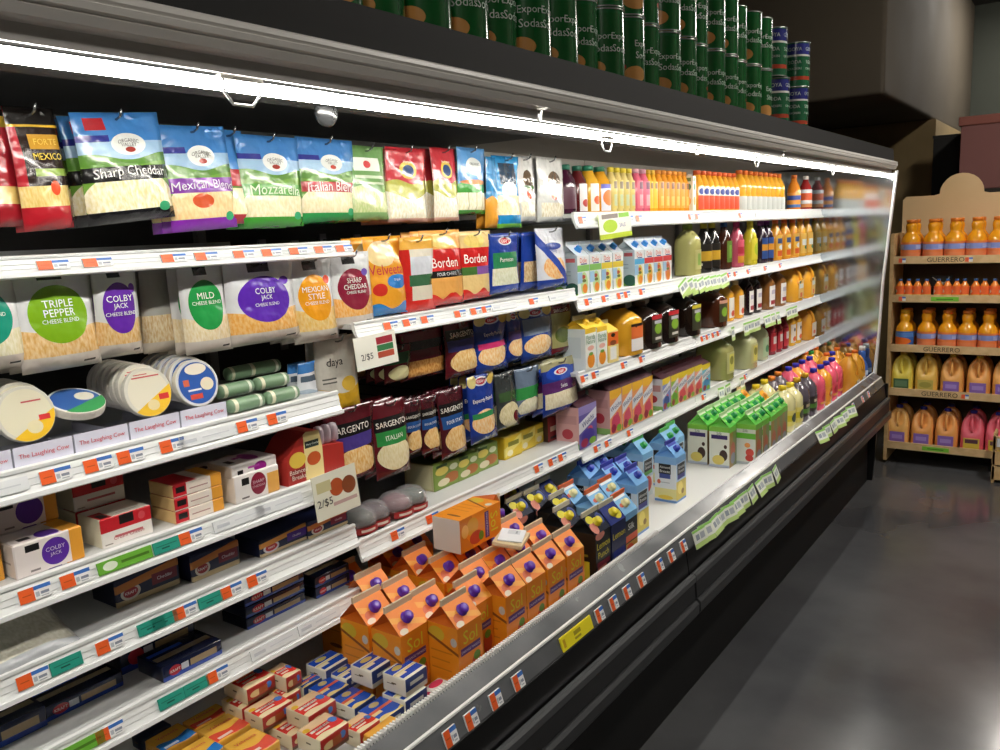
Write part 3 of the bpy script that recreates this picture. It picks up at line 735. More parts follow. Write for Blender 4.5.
hang('clear silver pouch seen edge-on beside green oval pouch', 140, 262, 182, 352, XU - .05, '#b4b4ae', (('r', 0, 1, .12, .42, ('#d8b684', '#efe2c0')), ('r', 0, 1, 0, .12, '#d4cabe')), (), 4, gap=.022, peg=False)
L, T = blend('#27a04e', ['MILD'], cheese=('#ecd6a4', '#f8ecd0')); hang('white pouch with bright green oval', 181, 260, 227, 353, XU, SILV, L, T, 4, gap=.024)
L, T = blend('#5f2bb4', ['COLBY', 'JACK'], '#6a36bc', ('#f0ac50', '#f8cc86')); hang('large white colby jack pouch with purple oval', 225, 258, 297, 343, XU + .005, '#e6e7ea', L, T, 2, T=.024)
L, T = blend('#f3a31a', ['MEXICAN', 'STYLE'], '#e8523a', ('#f2c46a', '#f8dc9c')); hang('white pouch with orange-yellow oval', 291, 256, 334, 342, XU, SILV, L, T, 2, T=.022)
L, T = blend('#8f1f3a', ['SHARP', 'CHEDDAR'], '#7a5ac0', ('#f0a84a', '#f6c88a'), (.52, .5, .40, .28)); hang('white sharp cheddar pouch with maroon oval', 331, 252, 371, 326, XU, SILV, L, T, 2)
XM = -1.40
hang('orange pouch with red script and blue patches', 364, 236, 404, 315, XM, '#f4a92e', (('w', .12, .04, 9, 0, '#2f86cc'), ('r', 0, 1, .70, .72, '#f8c860'), ('e', .72, .42, .30, .09, '#2a7fc8'), ('e', .25, .33, .15, .08, '#d8352a'), ('e', .4, .78, .35, .16, '#f7dca0')), (('Velveeta', .48, .58, .13, .86, '#cf2030'), ('Original', .7, .44, .04, .4, '#f0f4f8')), 2, T=.018)
BORL = (('w', .12, .04, 12, 0, '#d8261e'), ('r', 0, 1, .42, .75, '#d4201f'), ('w', .12, .04, 12, 1, '#d8261e'), ('r', 0, 1, .37, .46, '#1c1a1a'), ('e', .5, .86, .3, .1, '#f6d878'))
hang('red pouch with white glare left of the script one', 400, 237, 434, 312, XM + .005, '#e8e0cc', (('r', 0, 1, 0, .16, '#d8261e'), ('r', 0, .25, .1, .9, '#cf2a22'), ('r', .2, .9, .35, .5, '#3a6a48'), ('r', .25, .95, .5, .74, '#dfe2ea'), ('r', 0, 1, .84, 1, '#f2b64a')), (), 2)  # bluish-white block in the print is glare painted over the red band
BT = (('Borden', .5, .57, .13, .8, '#fbf6ee'), ('FOUR CHEESE', .5, .415, .045, .7, '#e8e8e8'))
hang('red and gold pouch with white script and black band', 422, 230, 461, 305, XM, '#f2b05c', BORL, BT, 2)
hang('red and gold pouch with green and lilac bands', 458, 231, 490, 299, XM, '#f0cf8c', (('w', .12, .04, 12, 0, '#d8261e'), ('r', 0, 1, .46, .76, '#d4201f'), ('r', 0, .5, .36, .48, '#4a7a3a'), ('r', .5, 1, .36, .48, '#8a5aa8'), ('e', .5, .86, .3, .1, '#f6d878')), (('Borden', .5, .60, .13, .8, '#fbf6ee'),), 2)
KB = '#1c3f9e'
hang('royal blue pouch with green shredded label', 488, 233, 520, 293, XM, KB, (('r', .08, .92, .14, .42, ('#dfe0bc', '#f0f2dc')), ('r', .1, .9, .42, .68, '#2f8a5a'), ('e', .5, .87, .2, .07, '#e9ecf4'), ('e', .5, .87, .16, .05, '#cf3040')), (('KRAFT', .5, .87, .06, .3, '#ffffff'), ('Parmesan', .5, .56, .07, .66, '#f0f4ea')), 2)
KF = (('e', .5, .35, .35, .2, ('#f0a860', '#f8d8a4')), ('r', 0, 1, 0, .15, '#20409c'), ('r', .1, .9, .5, .8, '#e4e6ee'), ('e', .5, .70, .3, .06, '#243f9a'), ('d', .8, .75, .95, '#2a48a8'))
hang('white and blue pouch tilted before a blue stack', 536, 228, 565, 288, XM + .01, '#dfe1ea', KF, (('Philly', .5, .62, .08, .6, '#243f9a'),), 0, T=.02)
hang('narrow royal blue pouch in the stack behind white one', 520, 232, 540, 290, XM - .02, KB, (('r', .1, .9, .15, .5, ('#c8a070', '#e8d4a8')),), (), 4, gap=.026, peg=False)
# third row: below the middle bay's upper rail
XV = -1.415
MAR = '#5d1520'
SARL = (('e', .5, .26, .42, .18, ('#e0a85a', '#f4d49a')), ('r', 0, 1, 0, .10, '#6d1822'), ('r', .1, .9, .62, .80, '#1d1a1c'))
def sarg(col): return (('e', .55, .26, .45, .20, ('#e6b264', '#f6dca4')), ('r', 0, 1, 0, .10, '#6a1822'), ('r', .06, .94, .44, .62, col), ('r', .04, .96, .62, .80, '#19171a'))
hang('maroon pouch with black banner, big one of the third row', 443, 316, 477, 376, XV, MAR, sarg('#3a3a80'), (('SARGENTO', .5, .71, .09, .84, '#f4f0e6'),), 0)
hang('maroon pouch in the stack left of the bannered one', 400, 330, 444, 378, XV - .012, '#6a1a28', (('r', 0, 1, .08, .4, ('#b87a3a', '#d8a860')), ('r', 0, 1, .62, .8, '#241a20')), (), 5, gap=.022, peg=False)
hang('dark green-banded maroon pouch right of the price card', 384, 345, 410, 382, XV - .005, '#5a1a20', (('e', .5, .25, .4, .2, '#e2dca8'), ('r', 0, 1, .5, .8, '#2a5a34')), (), 2)
KR = lambda band: (('e', .5, .30, .44, .18, ('#f0b872', '#f8e0b4')), ('r', 0, 1, 0, .12, '#1c3688'), ('r', .08, .92, band[0], band[1], band[2]), ('e', .5, .9, .24, .07, '#dfe6f2'), ('e', .5, .9, .18, .05, '#c83848'), ('e', .18, .92, .16, .1, '#e8d890'), ('e', .86, .92, .14, .1, '#e0c060'))
KTX = (('KRAFT', .5, .9, .05, .28, '#ffffff'),)
hang('blue pouch with pink band in the third row', 474, 314, 508, 372, XV + .01, '#1d3a94', KR((.42, .52, '#d83a78')), KTX + (('Expertly Paired', .5, .66, .08, .74, '#ffffff'),), 1)
hang('narrow blue pouch right of the pink-banded one', 505, 311, 521, 362, XV, '#1d3a94', KR((.45, .62, '#5a4a88')), KTX, 1)
hang('blue pouch with grey upper and golden shreds', 519, 307, 551, 360, XV + .005, '#20408f', KR((.5, .8, '#7a8aa0')), KTX, 2)
hang('clear green-printed pouch with maroon edge', 549, 305, 571, 354, XV, '#6a2028', (('r', .1, .9, .15, .85, '#a8a468'), ('e', .5, .4, .3, .16, '#6a7a30'), ('r', 0, 1, 0, .1, '#7a1a22')), (('SARGENTO', .5, .9, .07, .8, '#f4f0e6'),), 1)
# fourth row
hang('tall maroon pouch with purple label, left of green one', 324, 406, 376, 482, -1.40, MAR, sarg('#4a3a8a'), (('SARGENTO', .5, .71, .09, .84, '#f4f0e6'),), 2, T=.02)
hang('tall maroon pouch with green label', 373, 400, 407, 476, -1.40, MAR, (('e', .5, .3, .46, .20, ('#e8dca8', '#f4ecc8')), ('r', 0, 1, 0, .1, '#6a1822'), ('r', .06, .94, .44, .62, '#2f8a44'), ('r', .04, .96, .62, .80, '#19171a')), (('SARGENTO', .5, .71, .09, .84, '#f4f0e6'), ('ITALIAN', .5, .53, .06, .7, '#e8f0e0')), 2, T=.02)
for i, (a, b, t, bb) in enumerate([(404, 421, 400, 455), (421, 438, 396, 453), (438, 465, 388, 456)]):
    hang(['dark maroon pouch, furthest left of three blue-labelled', 'middle dark maroon pouch of three blue-labelled', 'maroon blue-labelled pouch at the end of its three'][i], a, t, b, bb, -1.41, '#4a1620', sarg('#24508f'), (('SARGENTO', .5, .71, .09, .84, '#f4f0e6'), ('FOUR STATE', .5, .53, .05, .7, '#dfe6f0')), 2, gap=.024)
hang('tall blue pouch with green base band in the fourth row', 468, 374, 496, 441, -1.40, '#1d3a94', KR((.36, .44, '#2f8a50')), KTX + (('Expertly Paired', .5, .62, .08, .74, '#ffffff'),), 2)
hang('olive and black pouch between two blue ones', 495, 372, 517, 428, -1.41, '#3a3f40', (('e', .5, .25, .44, .22, ('#d8cc9a', '#efe6c0')), ('r', .1, .9, .5, .66, '#3c5a34'), ('e', .75, .2, .16, .1, '#6a1f28')), (), 2)
hang('pale pouch with bright green band', 515, 367, 538, 416, -1.41, '#6a7a90', (('e', .5, .2, .46, .2, ('#e4e0b8', '#f4f0d8')), ('r', 0, 1, .38, .62, '#3a9a4e'), ('r', 0, 1, 0, .08, '#1d3a94')), (), 2)
hang('blue swiss pouch with purple band', 541, 359, 577, 412, -1.385, '#1d3a94', (('r', .04, .96, .14, .42, ('#e6d8b4', '#f4ecd0')), ('r', 0, 1, .42, .62, '#5a2a6a'), ('r', 0, 1, .84, 1, '#a8a47a'), ('e', .5, .76, .40, .13, '#1f46b0'), ('e', .5, .78, .2, .06, '#e6eaf4'), ('e', .5, .78, .15, .045, '#cf3040')), (('KRAFT', .5, .78, .05, .24, '#ffffff'), ('Swiss', .5, .52, .08, .4, '#efe6f2')), 2, T=.02)
hang('white and yellow dairy-free pouch under the price card', 317, 336, 358, 412, -1.42, '#d6d3c8', (('w', .3, .05, 5, 2, '#e2b430'), ('r', 0, 1, 0, .22, '#e4b428'), ('e', .7, .36, .2, .1, '#e8c048'), ('r', .1, .4, .45, .47, '#6a6a64'), ('r', .1, .4, .4, .42, '#6a6a64')), (('daya', .4, .66, .14, .55, '#2a2a2c'),), 1)
hang('small white and blue pouch left of the dairy-free one', 298, 362, 317, 397, -1.41, '#d8dce2', (('r', 0, 1, .7, 1, '#3f7fc4'), ('r', .1, .9, .45, .62, '#5a6a7a'), ('w', .2, .05, 5, 0, '#a8b8c8')), (), 1, peg=False)

# ================================================================== round cheese boxes in their trays
ZT = ZA[2] - .004
def wheel(base, lay, r=.0445, t=.0155):
    # disc lying in the local xy plane, face up (+z); thin lid lip
    n = 28; vs, fs, uv, fm = [], [], [], []
    prof = [(r*.985, 0), (r, .0015), (r, t*.55), (r*1.015, t*.57), (r*1.015, t-.001), (r*.99, t)]
    for q, z in prof: vs += [(q*math.cos(2*math.pi*k/n), q*math.sin(2*math.pi*k/n), z) for k in range(n)]
    for i in range(len(prof)-1):
        for k in range(n): fs.append((i*n+k, i*n+(k+1)%n, (i+1)*n+(k+1)%n, (i+1)*n+k)); uv.append([(.5,.5)]*4); fm.append(1)
    fs.append(tuple((len(prof)-1)*n+k for k in range(n))); uv.append([(.5+.5*math.sin(2*math.pi*k/n), .5-.5*math.cos(2*math.pi*k/n)) for k in range(n)]); fm.append(0)
    fs.append(tuple(range(n-1,-1,-1))); uv.append([(.5,.5)]*n); fm.append(1)
    return mesh(vs, fs, [P(base, lay, .3), M('#e8e4d8', .4)], fm, uv)
CREAM = wheel('#d9d5c8', (('e', .5, .5, .44, .44, '#e6e0cc'), ('d', -.55, -.42, .05, '#f2c53c'), ('r', .70, .92, .30, .42, '#d8383c'), ('e', .55, .22, .13, .11, '#e8d6a4'), ('r', .2, .8, .80, .83, '#c85a5a'), ('r', .25, .55, .86, .88, '#c85a5a')))
YELL = wheel('#d9d5c8', (('e', .5, .5, .45, .45, '#e6e0c6'), ('d', -.55, -.50, -.02, '#f3c431'), ('e', .60, .24, .14, .12, '#eadfb8'), ('r', .45, .8, .70, .73, '#c85a5a'), ('r', .70, .9, .34, .44, '#d8383c')))
BLUW = wheel('#d6d8da', (('e', .5, .5, .45, .45, '#2f5cae'), ('e', .52, .80, .26, .12, '#f3ead8'), ('e', .72, .45, .16, .14, '#eadfc4'), ('r', .24, .56, .34, .38, '#e6e8ee'), ('r', .26, .56, .16, .27, '#d8503c'), ('r', .16, .3, .46, .6, '#d86a4a')))
GRNW = wheel('#f0f1ee', (('e', .5, .5, .46, .46, '#3a64ac'), ('d', -.4, -.4, .12, '#3f9a58'), ('e', .7, .6, .18, .16, '#e6e2d0')))
def cheese_wheel(me, c, tilt, desc, where='', rz=0):
    pr = Proto('round_cheese_box', 'cheese box', [('w', me, [])])
    pr.parts = [('round_cheese_box', me, [])]
    return place(pr, c, desc, where, rot=(0, math.pi/2 - tilt, rz))
def wheel_stack(px, py, me, n, desc, rz=0):
    c = atX(px, py, SX - .035)
    c.z = max(c.z, ZT + .045)
    for k in range(n):
        cheese_wheel(me, (c.x - k*.0215, c.y + k*.0015, c.z + (.004 if k else 0) + k*.0004), .22, desc if k == 0 else '%s, %s of its stack' % (desc, ORD[k]), rz=0)
wheel_stack(22, 415, YELL, 5, 'yellow and white cheese wheel box at far left')
wheel_stack(144, 393, CREAM, 7, 'cream and yellow cheese wheel box')
wheel_stack(193, 384, BLUW, 7, 'blue cheese wheel box')
p = atX(76, 408, SX - .045); cheese_wheel(GRNW, (p.x, p.y, max(p.z, ZT + .024)), 1.2, 'blue and green cheese wheel box tipped flat in its tray')
for i, (a, b) in enumerate([(-45, 14), (15, 75), (76, 130), (131, 181), (182, 228)]):
    X = SX - .006; ya, yb = solveY(a, X, ZT), solveY(b, X, ZT)
    e = empty('display_tray', (X - .09, (ya + yb)/2, ZT)); d = (yb - ya)/2 - .001
    m = MB(); m.box(.088, .09, -d, d, .001, .034); obj('front_flap', m.mesh(M('#dfe0f0', .5)), e)
    obj('lettering', letter((Vector((.0902, -d, .001)), Vector((0, 2*d, 0)), Vector((0, 0, .033)), Vector((1, 0, 0))), [('The Laughing Cow', .5, .5, .016, 1.7*d, M('#d6304a', .5))]), e)
    m = MB(); m.box(-.10, .088, -d, d, .0, .001); obj('tray_base', m.mesh(M('#cfd0de', .6)), e)
    for s in (-1, 1):
        m = MB(); m.extr([(-.10, .001), (.088, .001), (.088, .030), (.02, .018), (-.10, .018)], s*d - .0006*(s+1), s*d + .0006*(1-s)); obj('side_flap', m.mesh(M('#cfd0de', .6)), e)
    tag(e, ['white cardboard tray with red script cut by left edge', 'white tray with red script under the yellow wheels', 'white tray with red script under the tipped wheel', 'white tray with red script under the cream wheels', 'white tray with red script under the blue wheels'][i], 'display tray', 'cheese wheel trays')
# rolled green packs to the right of the wheels
for i, (px, py, L) in enumerate([(245, 401, .085), (281, 391, .085), (235, 392, .085), (271, 382, .085), (262, 371, .09), (240, 377, .07)]):
    p = atX(px, py, SX - .03 - .035 * (i // 2)); R_ = .0145
    zz = ZT + .001 + R_ + (i // 2) * .026 * 1.0
    prof = [(.004, -L/2), (R_*.9, -L/2+.003), (R_, -L/2+.012), (R_, L/2-.012), (R_*.9, L/2-.003), (.004, L/2)]
    body = lathe(prof, 14, P('#7d9c7c', (('r', 0, 1, .12, .2, '#dfe2d2'), ('r', 0, 1, .8, .9, '#e6e2c8'), ('r', .3, .6, .3, .7, '#5f8468')), .35, .1))
    o = place(Proto('cheese_roll', 'cheese roll', [('cheese_roll', body, [])]), (p.x, p.y, zz), 'pale green wrapped cheese roll', 'beside the wheels', rot=(math.pi/2, 0, 0))
    o['label'] = ''
    REG.pop(); o['label'] = ['pale green cheese roll, lower front one beside blue wheels', 'pale green cheese roll, lower front one near shelf end', 'pale green cheese roll lying second up by the blue wheels', 'pale green cheese roll lying second up near shelf end', 'topmost pale green cheese roll near shelf end', 'topmost pale green cheese roll by the blue wheels'][i]
    o['group'] = 'green cheese rolls'

# ================================================================== boxes on the left shelves
def fbox(name, cat, desc, bl, br, tl, z, depth, front, side=None, top=None, tf=(), ts=(), tt=(), bev=.0015, seg=1, n=1, where='', extra=None, back=0, up=0):
    A, B = atZ(*bl, z), atZ(*br, z); X = (A.x + B.x) / 2
    d = B.y - A.y; hh = max(.012, atX(tl[0], tl[1], X).z - z)
    me = box_mesh(depth, d, hh, front, side, top, bev, seg)
    subs = []
    W = lambda c: M(c, .5)
    for face, items in (('front', tf), ('side', ts), ('top', tt)):
        if items:
            fr = frame_of(face, depth, d, hh)
            subs += [('lettering', letter(fr, [(s, cu, cv, k * fr[2].length, mw * fr[1].length, W(c))])) for s, cu, cv, k, mw, c in items]
    pr = Proto(name, cat, [('box', me, subs)] + ([('flap', extra(depth, d, hh), [])] if extra else []))
    out = []
    for i in range(n):
        o = place(pr, (X - depth/2 - back, (A.y + B.y)/2, z + i*(hh + .001) + up), desc if i == 0 else desc + ', %s up in its stack' % ORD[i], where)
        out.append(o)
    return out, X, A.y, B.y, hh
z3 = ZA[3] - .004
PURB = P('#ece3df', (('e', .58, .5, .20, .40, '#5b2aa0'), ('r', .80, 1, 0, 1, '#f0a83a'), ('r', .16, .36, .70, .90, '#1a1a1a'), ('r', .2, .34, .1, .16, '#8a8080')), .35, .06)
PURT = P('#ece3df', (('r', .72, 1, 0, 1, '#f0a83a'), ('e', .55, .25, .16, .3, '#5b2aa0'), ('r', .15, .32, .2, .4, '#1a1a1a')), .35)
SIDEC = P('#ddd3c8', (('r', .2, .8, .4, .46, '#a89c90'),), .5)
fbox('cheese_block', 'cheese block', 'white cheese block with purple disc and orange end', (15, 580), (88, 558), (6, 549), z3, .07, PURB, SIDEC, PURT, tf=(('COLBY', .58, .6, .13, .28, '#e8e0f0'), ('JACK', .58, .42, .13, .28, '#e8e0f0')), bev=.002, n=1)
fbox('cheese_block', 'cheese block', 'white cheese block under a purple disc, second row behind', (15, 580), (88, 558), (6, 549), z3, .07, PURB, SIDEC, PURT, bev=.002, back=.072, n=2)
fbox('cheese_block', 'cheese block', 'orange-ended purple cheese block cut by left edge', (-62, 600), (9, 581), (-66, 570), z3, .07, P('#5b2aa0', (('r', .7, 1, 0, 1, '#f0a83a'), ('r', .2, .5, .6, .8, '#1a1a1a'))), SIDEC, PURT, n=2)
REDB = P('#f0ebe4', (('r', .0, 1, .52, 1, '#c8232e'), ('r', .36, .64, .66, .98, '#1a1818'), ('e', .8, .76, .07, .14, '#d85058'), ('r', .25, .8, .26, .34, '#c86a70'), ('r', .05, .2, .08, .12, '#a09890')), .35, .05)
REDT = P('#efe9dc', (('r', 0, .25, 0, .6, '#c8232e'), ('r', .06, .22, .1, .4, '#1a1818'), ('r', .4, .8, .2, .24, '#b8a8a0')), .4)
fbox('cheese_block', 'cheese block', 'white cheese block with red top band', (101, 549), (156, 533), (99, 521), z3, .075, REDB, P('#e6dfc4'), REDT, tf=(('Cream Cheese', .52, .26, .14, .6, '#b8505a'),), n=1)
fbox('cheese_block', 'cheese block', 'white cheese block with red corner in the second row', (101, 549), (156, 533), (99, 521), z3, .075, REDB, P('#e6dfc4'), REDT, n=2, back=.08)
fbox('cheese_block', 'cheese block', 'cream cheese block with dark red line in the third row', (108, 549), (168, 531), (99, 521), z3, .075, REDB, P('#d6cdb0'), P('#d8d0b8', (('r', .1, .8, .4, .55, '#6a2024'),)), n=3, back=.16)
ORB = P('#f0e4d8', (('r', .0, .26, .1, 1, '#c8232e'), ('r', .05, .23, .35, .8, '#1a1818'), ('r', .76, 1, 0, 1, '#eda63c'), ('r', .32, .7, .4, .5, '#b8908a')), .35, .05)
fbox('cheese_block', 'cheese block', 'thin cheese block with red label and orange end', (176, 525), (226, 509), (175, 513), z3, .08, ORB, P('#e8c48a'), P('#f0e4d8', (('r', .0, .5, 0, 1, '#c8232e'), ('r', .72, 1, 0, 1, '#eda63c'))), n=3)
MAGB = P('#eee9e6', (('e', .52, .52, .17, .40, '#8a1c3a'), ('r', .72, 1, 0, .78, '#f0b45a'), ('r', .16, .32, .6, .85, '#1a1818'), ('r', .14, .3, .12, .18, '#6a6060')), .3, .08)
MAGT = P('#eee9e6', (('e', .62, .5, .14, .36, '#9a1c8a'), ('r', .35, .6, .55, .7, '#b04aa0'), ('r', .12, .24, .3, .6, '#1a1818')), .3, .08)
fbox('cheese_block', 'cheese block', 'wrapped white cheese block with maroon disc', (231, 504), (286, 491), (229, 479), z3, .08, MAGB, P('#e8dcd0'), MAGT, tf=(('SHARP', .52, .6, .12, .26, '#e8d0d4'), ('CHEDDAR', .52, .44, .10, .28, '#e8d0d4')), bev=.004, seg=2)
fbox('cheese_block', 'cheese block', 'white cheese block with magenta disc lying on top', (231, 504), (286, 491), (229, 493), z3, .08, MAGT, P('#e8dcd0'), MAGT, bev=.004, seg=2, up=.048, back=.004)
fbox('cheese_block', 'cheese block', 'wrapped white cheese block behind the maroon disc one', (231, 504), (286, 491), (229, 479), z3, .08, MAGB, P('#e8dcd0'), MAGT, bev=.004, seg=2, back=.085)
# snack box: shoulders cut, three clear cups showing
A, B = atZ(288, 487, z3), atZ(346, 468, z3); X = (A.x + B.x)/2; d = B.y - A.y; hh = atX(288, 437, X).z - z3
e = empty('snack_box', (X - .04, (A.y + B.y)/2, z3)); tag(e, 'red and yellow snack cup box with clear tops', 'snack box')
m = MB(); b2 = d/2
prof = [(-b2, 0), (b2, 0), (b2, hh*.56), (b2*.24, hh*.62), (b2*.16, hh*.97), (-b2*.3, hh), (-b2*.62, hh*.86), (-b2*.92, hh*.6), (-b2, hh*.5)]
vs = [(.04, y, z) for y, z in prof] + [(-.04, y, z) for y, z in prof]; n = len(prof)
q = [((y + b2)/d, z/hh) for y, z in prof]
fs = [tuple(range(n)), tuple(range(2*n-1, n-1, -1))] + [(i, n+i, n+(i+1)%n, (i+1)%n) for i in range(n)]
FR = P('#b2312a', (('r', .30, .62, 0, 1, '#eedb9a'), ('e', .46, .42, .12, .14, '#c85a2a'), ('r', .32, .56, .66, .8, '#2a3a34'), ('e', .18, .48, .14, .16, '#e8c850'), ('r', .05, .3, .1, .3, '#8a1f20')), .4)
sb = obj('box_body', mesh(vs, fs, [FR, M('#b2312a', .5)], [0, 1] + [1]*n, [q, q] + [[(.1, .1)]*4]*n), e)
for it in [('Balanced', .18, .26, .010, d*.3, M('#f2e6d8', .5)), ('Breaks', .18, .14, .010, d*.3, M('#f2e6d8', .5)), ('Sharp Cheddar', .45, .73, .010, d*.22, M('#e8f0e8', .5))]: obj('lettering', letter((Vector((.0402, -b2, 0)), Vector((0, d, 0)), Vector((0, 0, hh)), Vector((1, 0, 0))), [it]), sb)
for k in range(3):
    obj('snack_cup', lathe([(.010, hh*.60), (.0135, hh*.64), (.0135, hh*.86), (.009, hh*.97), (.003, hh*.99)], 14, M('#c9b8c4', .1, coat=.5)), e, (.018, b2*(.36 + .26*k), .0))
p = atZ(300, 472, z3)
z4 = ZA[4] - .004
NAVY = P('#1c2546', (('r', 0, 1, 0, .22, '#c8b48a'), ('e', .22, .42, .15, .26, '#d8cfc4'), ('e', .22, .42, .11, .18, '#a8323c'), ('d', -.25, .50, .78, '#c87a3a'), ('r', .55, .95, .35, .75, '#7a1f34')), .35, .04)
NAVP = P('#1c2546', (('r', 0, 1, 0, .22, '#d8c49a'), ('e', .22, .42, .16, .28, '#e0dbe4'), ('e', .22, .42, .12, .19, '#b8323c'), ('d', -.25, .50, .78, '#e09a4a'), ('r', .55, .98, .35, .8, '#4a2a8a')), .35, .04)
for i, (bl, br, tl, mt) in enumerate([((113, 608), (186, 585), (111, 583), NAVY), ((191, 583), (243, 564), (190, 558), NAVY), ((261, 559), (309, 539), (260, 541), NAVP), ((312, 541), (346, 523), (311, 522), NAVY)]):
    fbox('cheese_box', 'cheese box', ['navy cheese box by the empty shelf stretch', 'navy cheese box second along its shelf', 'navy cheese box with purple corner panel', 'navy cheese box at the shelf end below the sign'][i], bl, br, tl, z4, .085, mt, M('#1a2140', .4), M('#232c54', .4), tf=(('KRAFT', .22, .42, .10, .2, '#ffffff'), ('Cheddar', .75, .55, .12, .34, '#e8dfe6')), bev=.003)
fbox('cheese_box', 'cheese box', 'brown shaded cheese box deep behind navy boxes', (62, 600), (112, 586), (60, 580), z4, .08, P('#7a4a26', (('r', .1, .9, .3, .7, '#8a5a30'),)), back=.10)
# bag of white shreds lying on the shelf
A, B = atZ(-30, 690, z4), atZ(66, 648, z4)
pr = pouch(.17, .13, .016, P('#d2d0c6', (('r', .03, .97, .16, .97, ('#e2e0cc', '#f2f0e2')), ('r', 0, 1, 0, .15, '#b8bcc0')), .15, .6, .5), seed=3, flat=.1)
place(Proto('shredded_cheese_bag', 'cheese bag', pr), (SX - .115, (A.y + B.y)/2 + .012, z4 + .050), 'clear bag of white shredded cheese lying on shelf', rot=(-1.18, 0, math.pi/2 + .05))
z5 = ZA[5] - .004
FLATN = P('#152046', (('r', 0, 1, 0, .3, '#2a49a8'), ('e', .2, .5, .10, .3, '#c83848'), ('r', .45, .9, .3, .7, '#b8a07a'), ('r', .3, .42, .3, .7, '#dfe4f0')), .2, .1, .4)
FLATT = P('#121a38', (('r', .05, .95, .3, .5, '#a89878'), ('r', .05, .6, .62, .75, '#2f5cc4')), .2, .2, .5)
for i, (bl, br, tl, n) in enumerate([((42, 722), (128, 687), (40, 710), 1), ((158, 681), (229, 656), (156, 671), 1), ((243, 629), (311, 603), (242, 622), 3), ((315, 599), (352, 583), (314, 590), 2), ((-40, 765), (52, 727), (-40, 745), 1)]):
    fbox('cheese_slices', 'cheese pack', ['dark navy cheese slice pack lying left of the blue one', 'bright blue-edged cheese slice pack on the lowest shelf', 'navy cheese slice pack stacked three high', 'navy cheese slice pack at the lowest shelf end', 'navy cheese slice pack at the bottom left corner'][i], bl, br, tl, z5, .085, FLATN, M('#10162c', .3), FLATT, bev=.003, seg=2, n=n, tf=(('KRAFT', .2, .5, .3, .16, '#ffffff'),))
fbox('cheese_slices', 'cheese pack', 'shadowed navy slice pack behind the blue-edged pack', (150, 690), (235, 656), (148, 668), z5, .085, FLATN, M('#10162c', .3), FLATT, bev=.003, seg=2, back=.11, n=2)

# ================================================================== middle bay, lower shelf
zb = ZB5 - .004
GRNB = P('#7f9a44', (('e', .3, .7, .24, .16, '#e8d86a'), ('e', .66, .34, .28, .2, '#b06a34'), ('e', .35, .25, .22, .14, '#e2d8b8'), ('e', .75, .72, .16, .12, '#d8e0c0'), ('r', .1, .5, .85, .95, '#3a5a2a')), .4)
YELB = P('#e6c832', (('d', -.5, .1, .5, '#f2e27a'), ('r', .2, .8, .55, .75, '#8a8a2a'), ('e', .3, .25, .16, .14, '#f4ecc4')), .35, .05)
for i, (bl, br, tl) in enumerate([((437, 493), (459, 481), (435, 466)), ((460, 483), (478, 473), (459, 458)), ((479, 474), (497, 464), (478, 448))]):
    fbox('lunch_kit', 'lunch kit', ['green and cream lunch kit beside the clear domes', 'green lunch kit in the middle of three', 'green lunch kit next to the yellow packs'][i], bl, br, tl, zb, .11, GRNB, P('#c9c396', (('r', .1, .9, .1, .9, '#d4cea6'),)), P('#7f9a4a'), bev=.003)
for i, (bl, br, tl) in enumerate([((507, 461), (521, 453), (506, 438)), ((522, 453), (535, 446), (521, 431)), ((536, 446), (549, 439), (535, 425))]):
    fbox('cheese_slices', 'cheese pack', ['yellow slice pack beside the green lunch kits', 'yellow slice pack in the middle of three', 'yellow slice pack beside the red pack'][i], bl, br, tl, zb, .09, YELB, M('#d8b82a', .4), P('#d4c04a'), bev=.003)
fbox('cheese_slices', 'cheese pack', 'dark red slice pack at the middle shelf end', (551, 443), (566, 434), (550, 417), zb, .09, P('#8a2022', (('r', .1, .9, .4, .6, '#d8c8b0'), ('r', .1, .9, .1, .2, '#1a1a1a'))), M('#3a2018', .4), M('#5a2418', .4), n=1)
def dome(px, py, col, desc, s=1.0):
    p = atX(px, py, SX - .045)
    e = empty('salad_cup', (p.x, p.y, zb)); tag(e, desc, 'deli cup', 'clear domed deli cups')
    obj('cup_base', lathe([(.024*s, 0), (.029*s, .002), (.034*s, .026)], 18, M('#5a1f1c', .3)), e)
    obj('clear_dome', lathe([(.036*s, .026), (.036*s, .031), (.033*s, .046), (.024*s, .058), (.010*s, .064)], 18, M('#dcd8dc', .05, alpha=.28, coat=.5)), e)
    obj('filling', lathe([(.033*s, .0265), (.030*s, .044), (.018*s, .056)], 12, M(col, .3)), e).scale = (.95, .95, .95)
    obj('dome_label', lathe([(.0365*s, .008), (.0372*s, .024)], 10, P('#b02a2c', (('r', .2, .8, .3, .7, '#e8dcd0'),)), close=False, a0=-.9, a1=.5), e)
dome(357, 511, '#3c4a3e', 'clear dome deli cup with pale glare nearest the sign', 1.3)
dome(372, 501, '#43262e', 'dark clear dome deli cup behind the glare one', 1.15)
dome(394, 490, '#7a4650', 'clear dome deli cup with pink shine', 1.3)
dome(408, 480, '#2c4a38', 'greenish clear dome deli cup beside the lunch kits', 1.3)
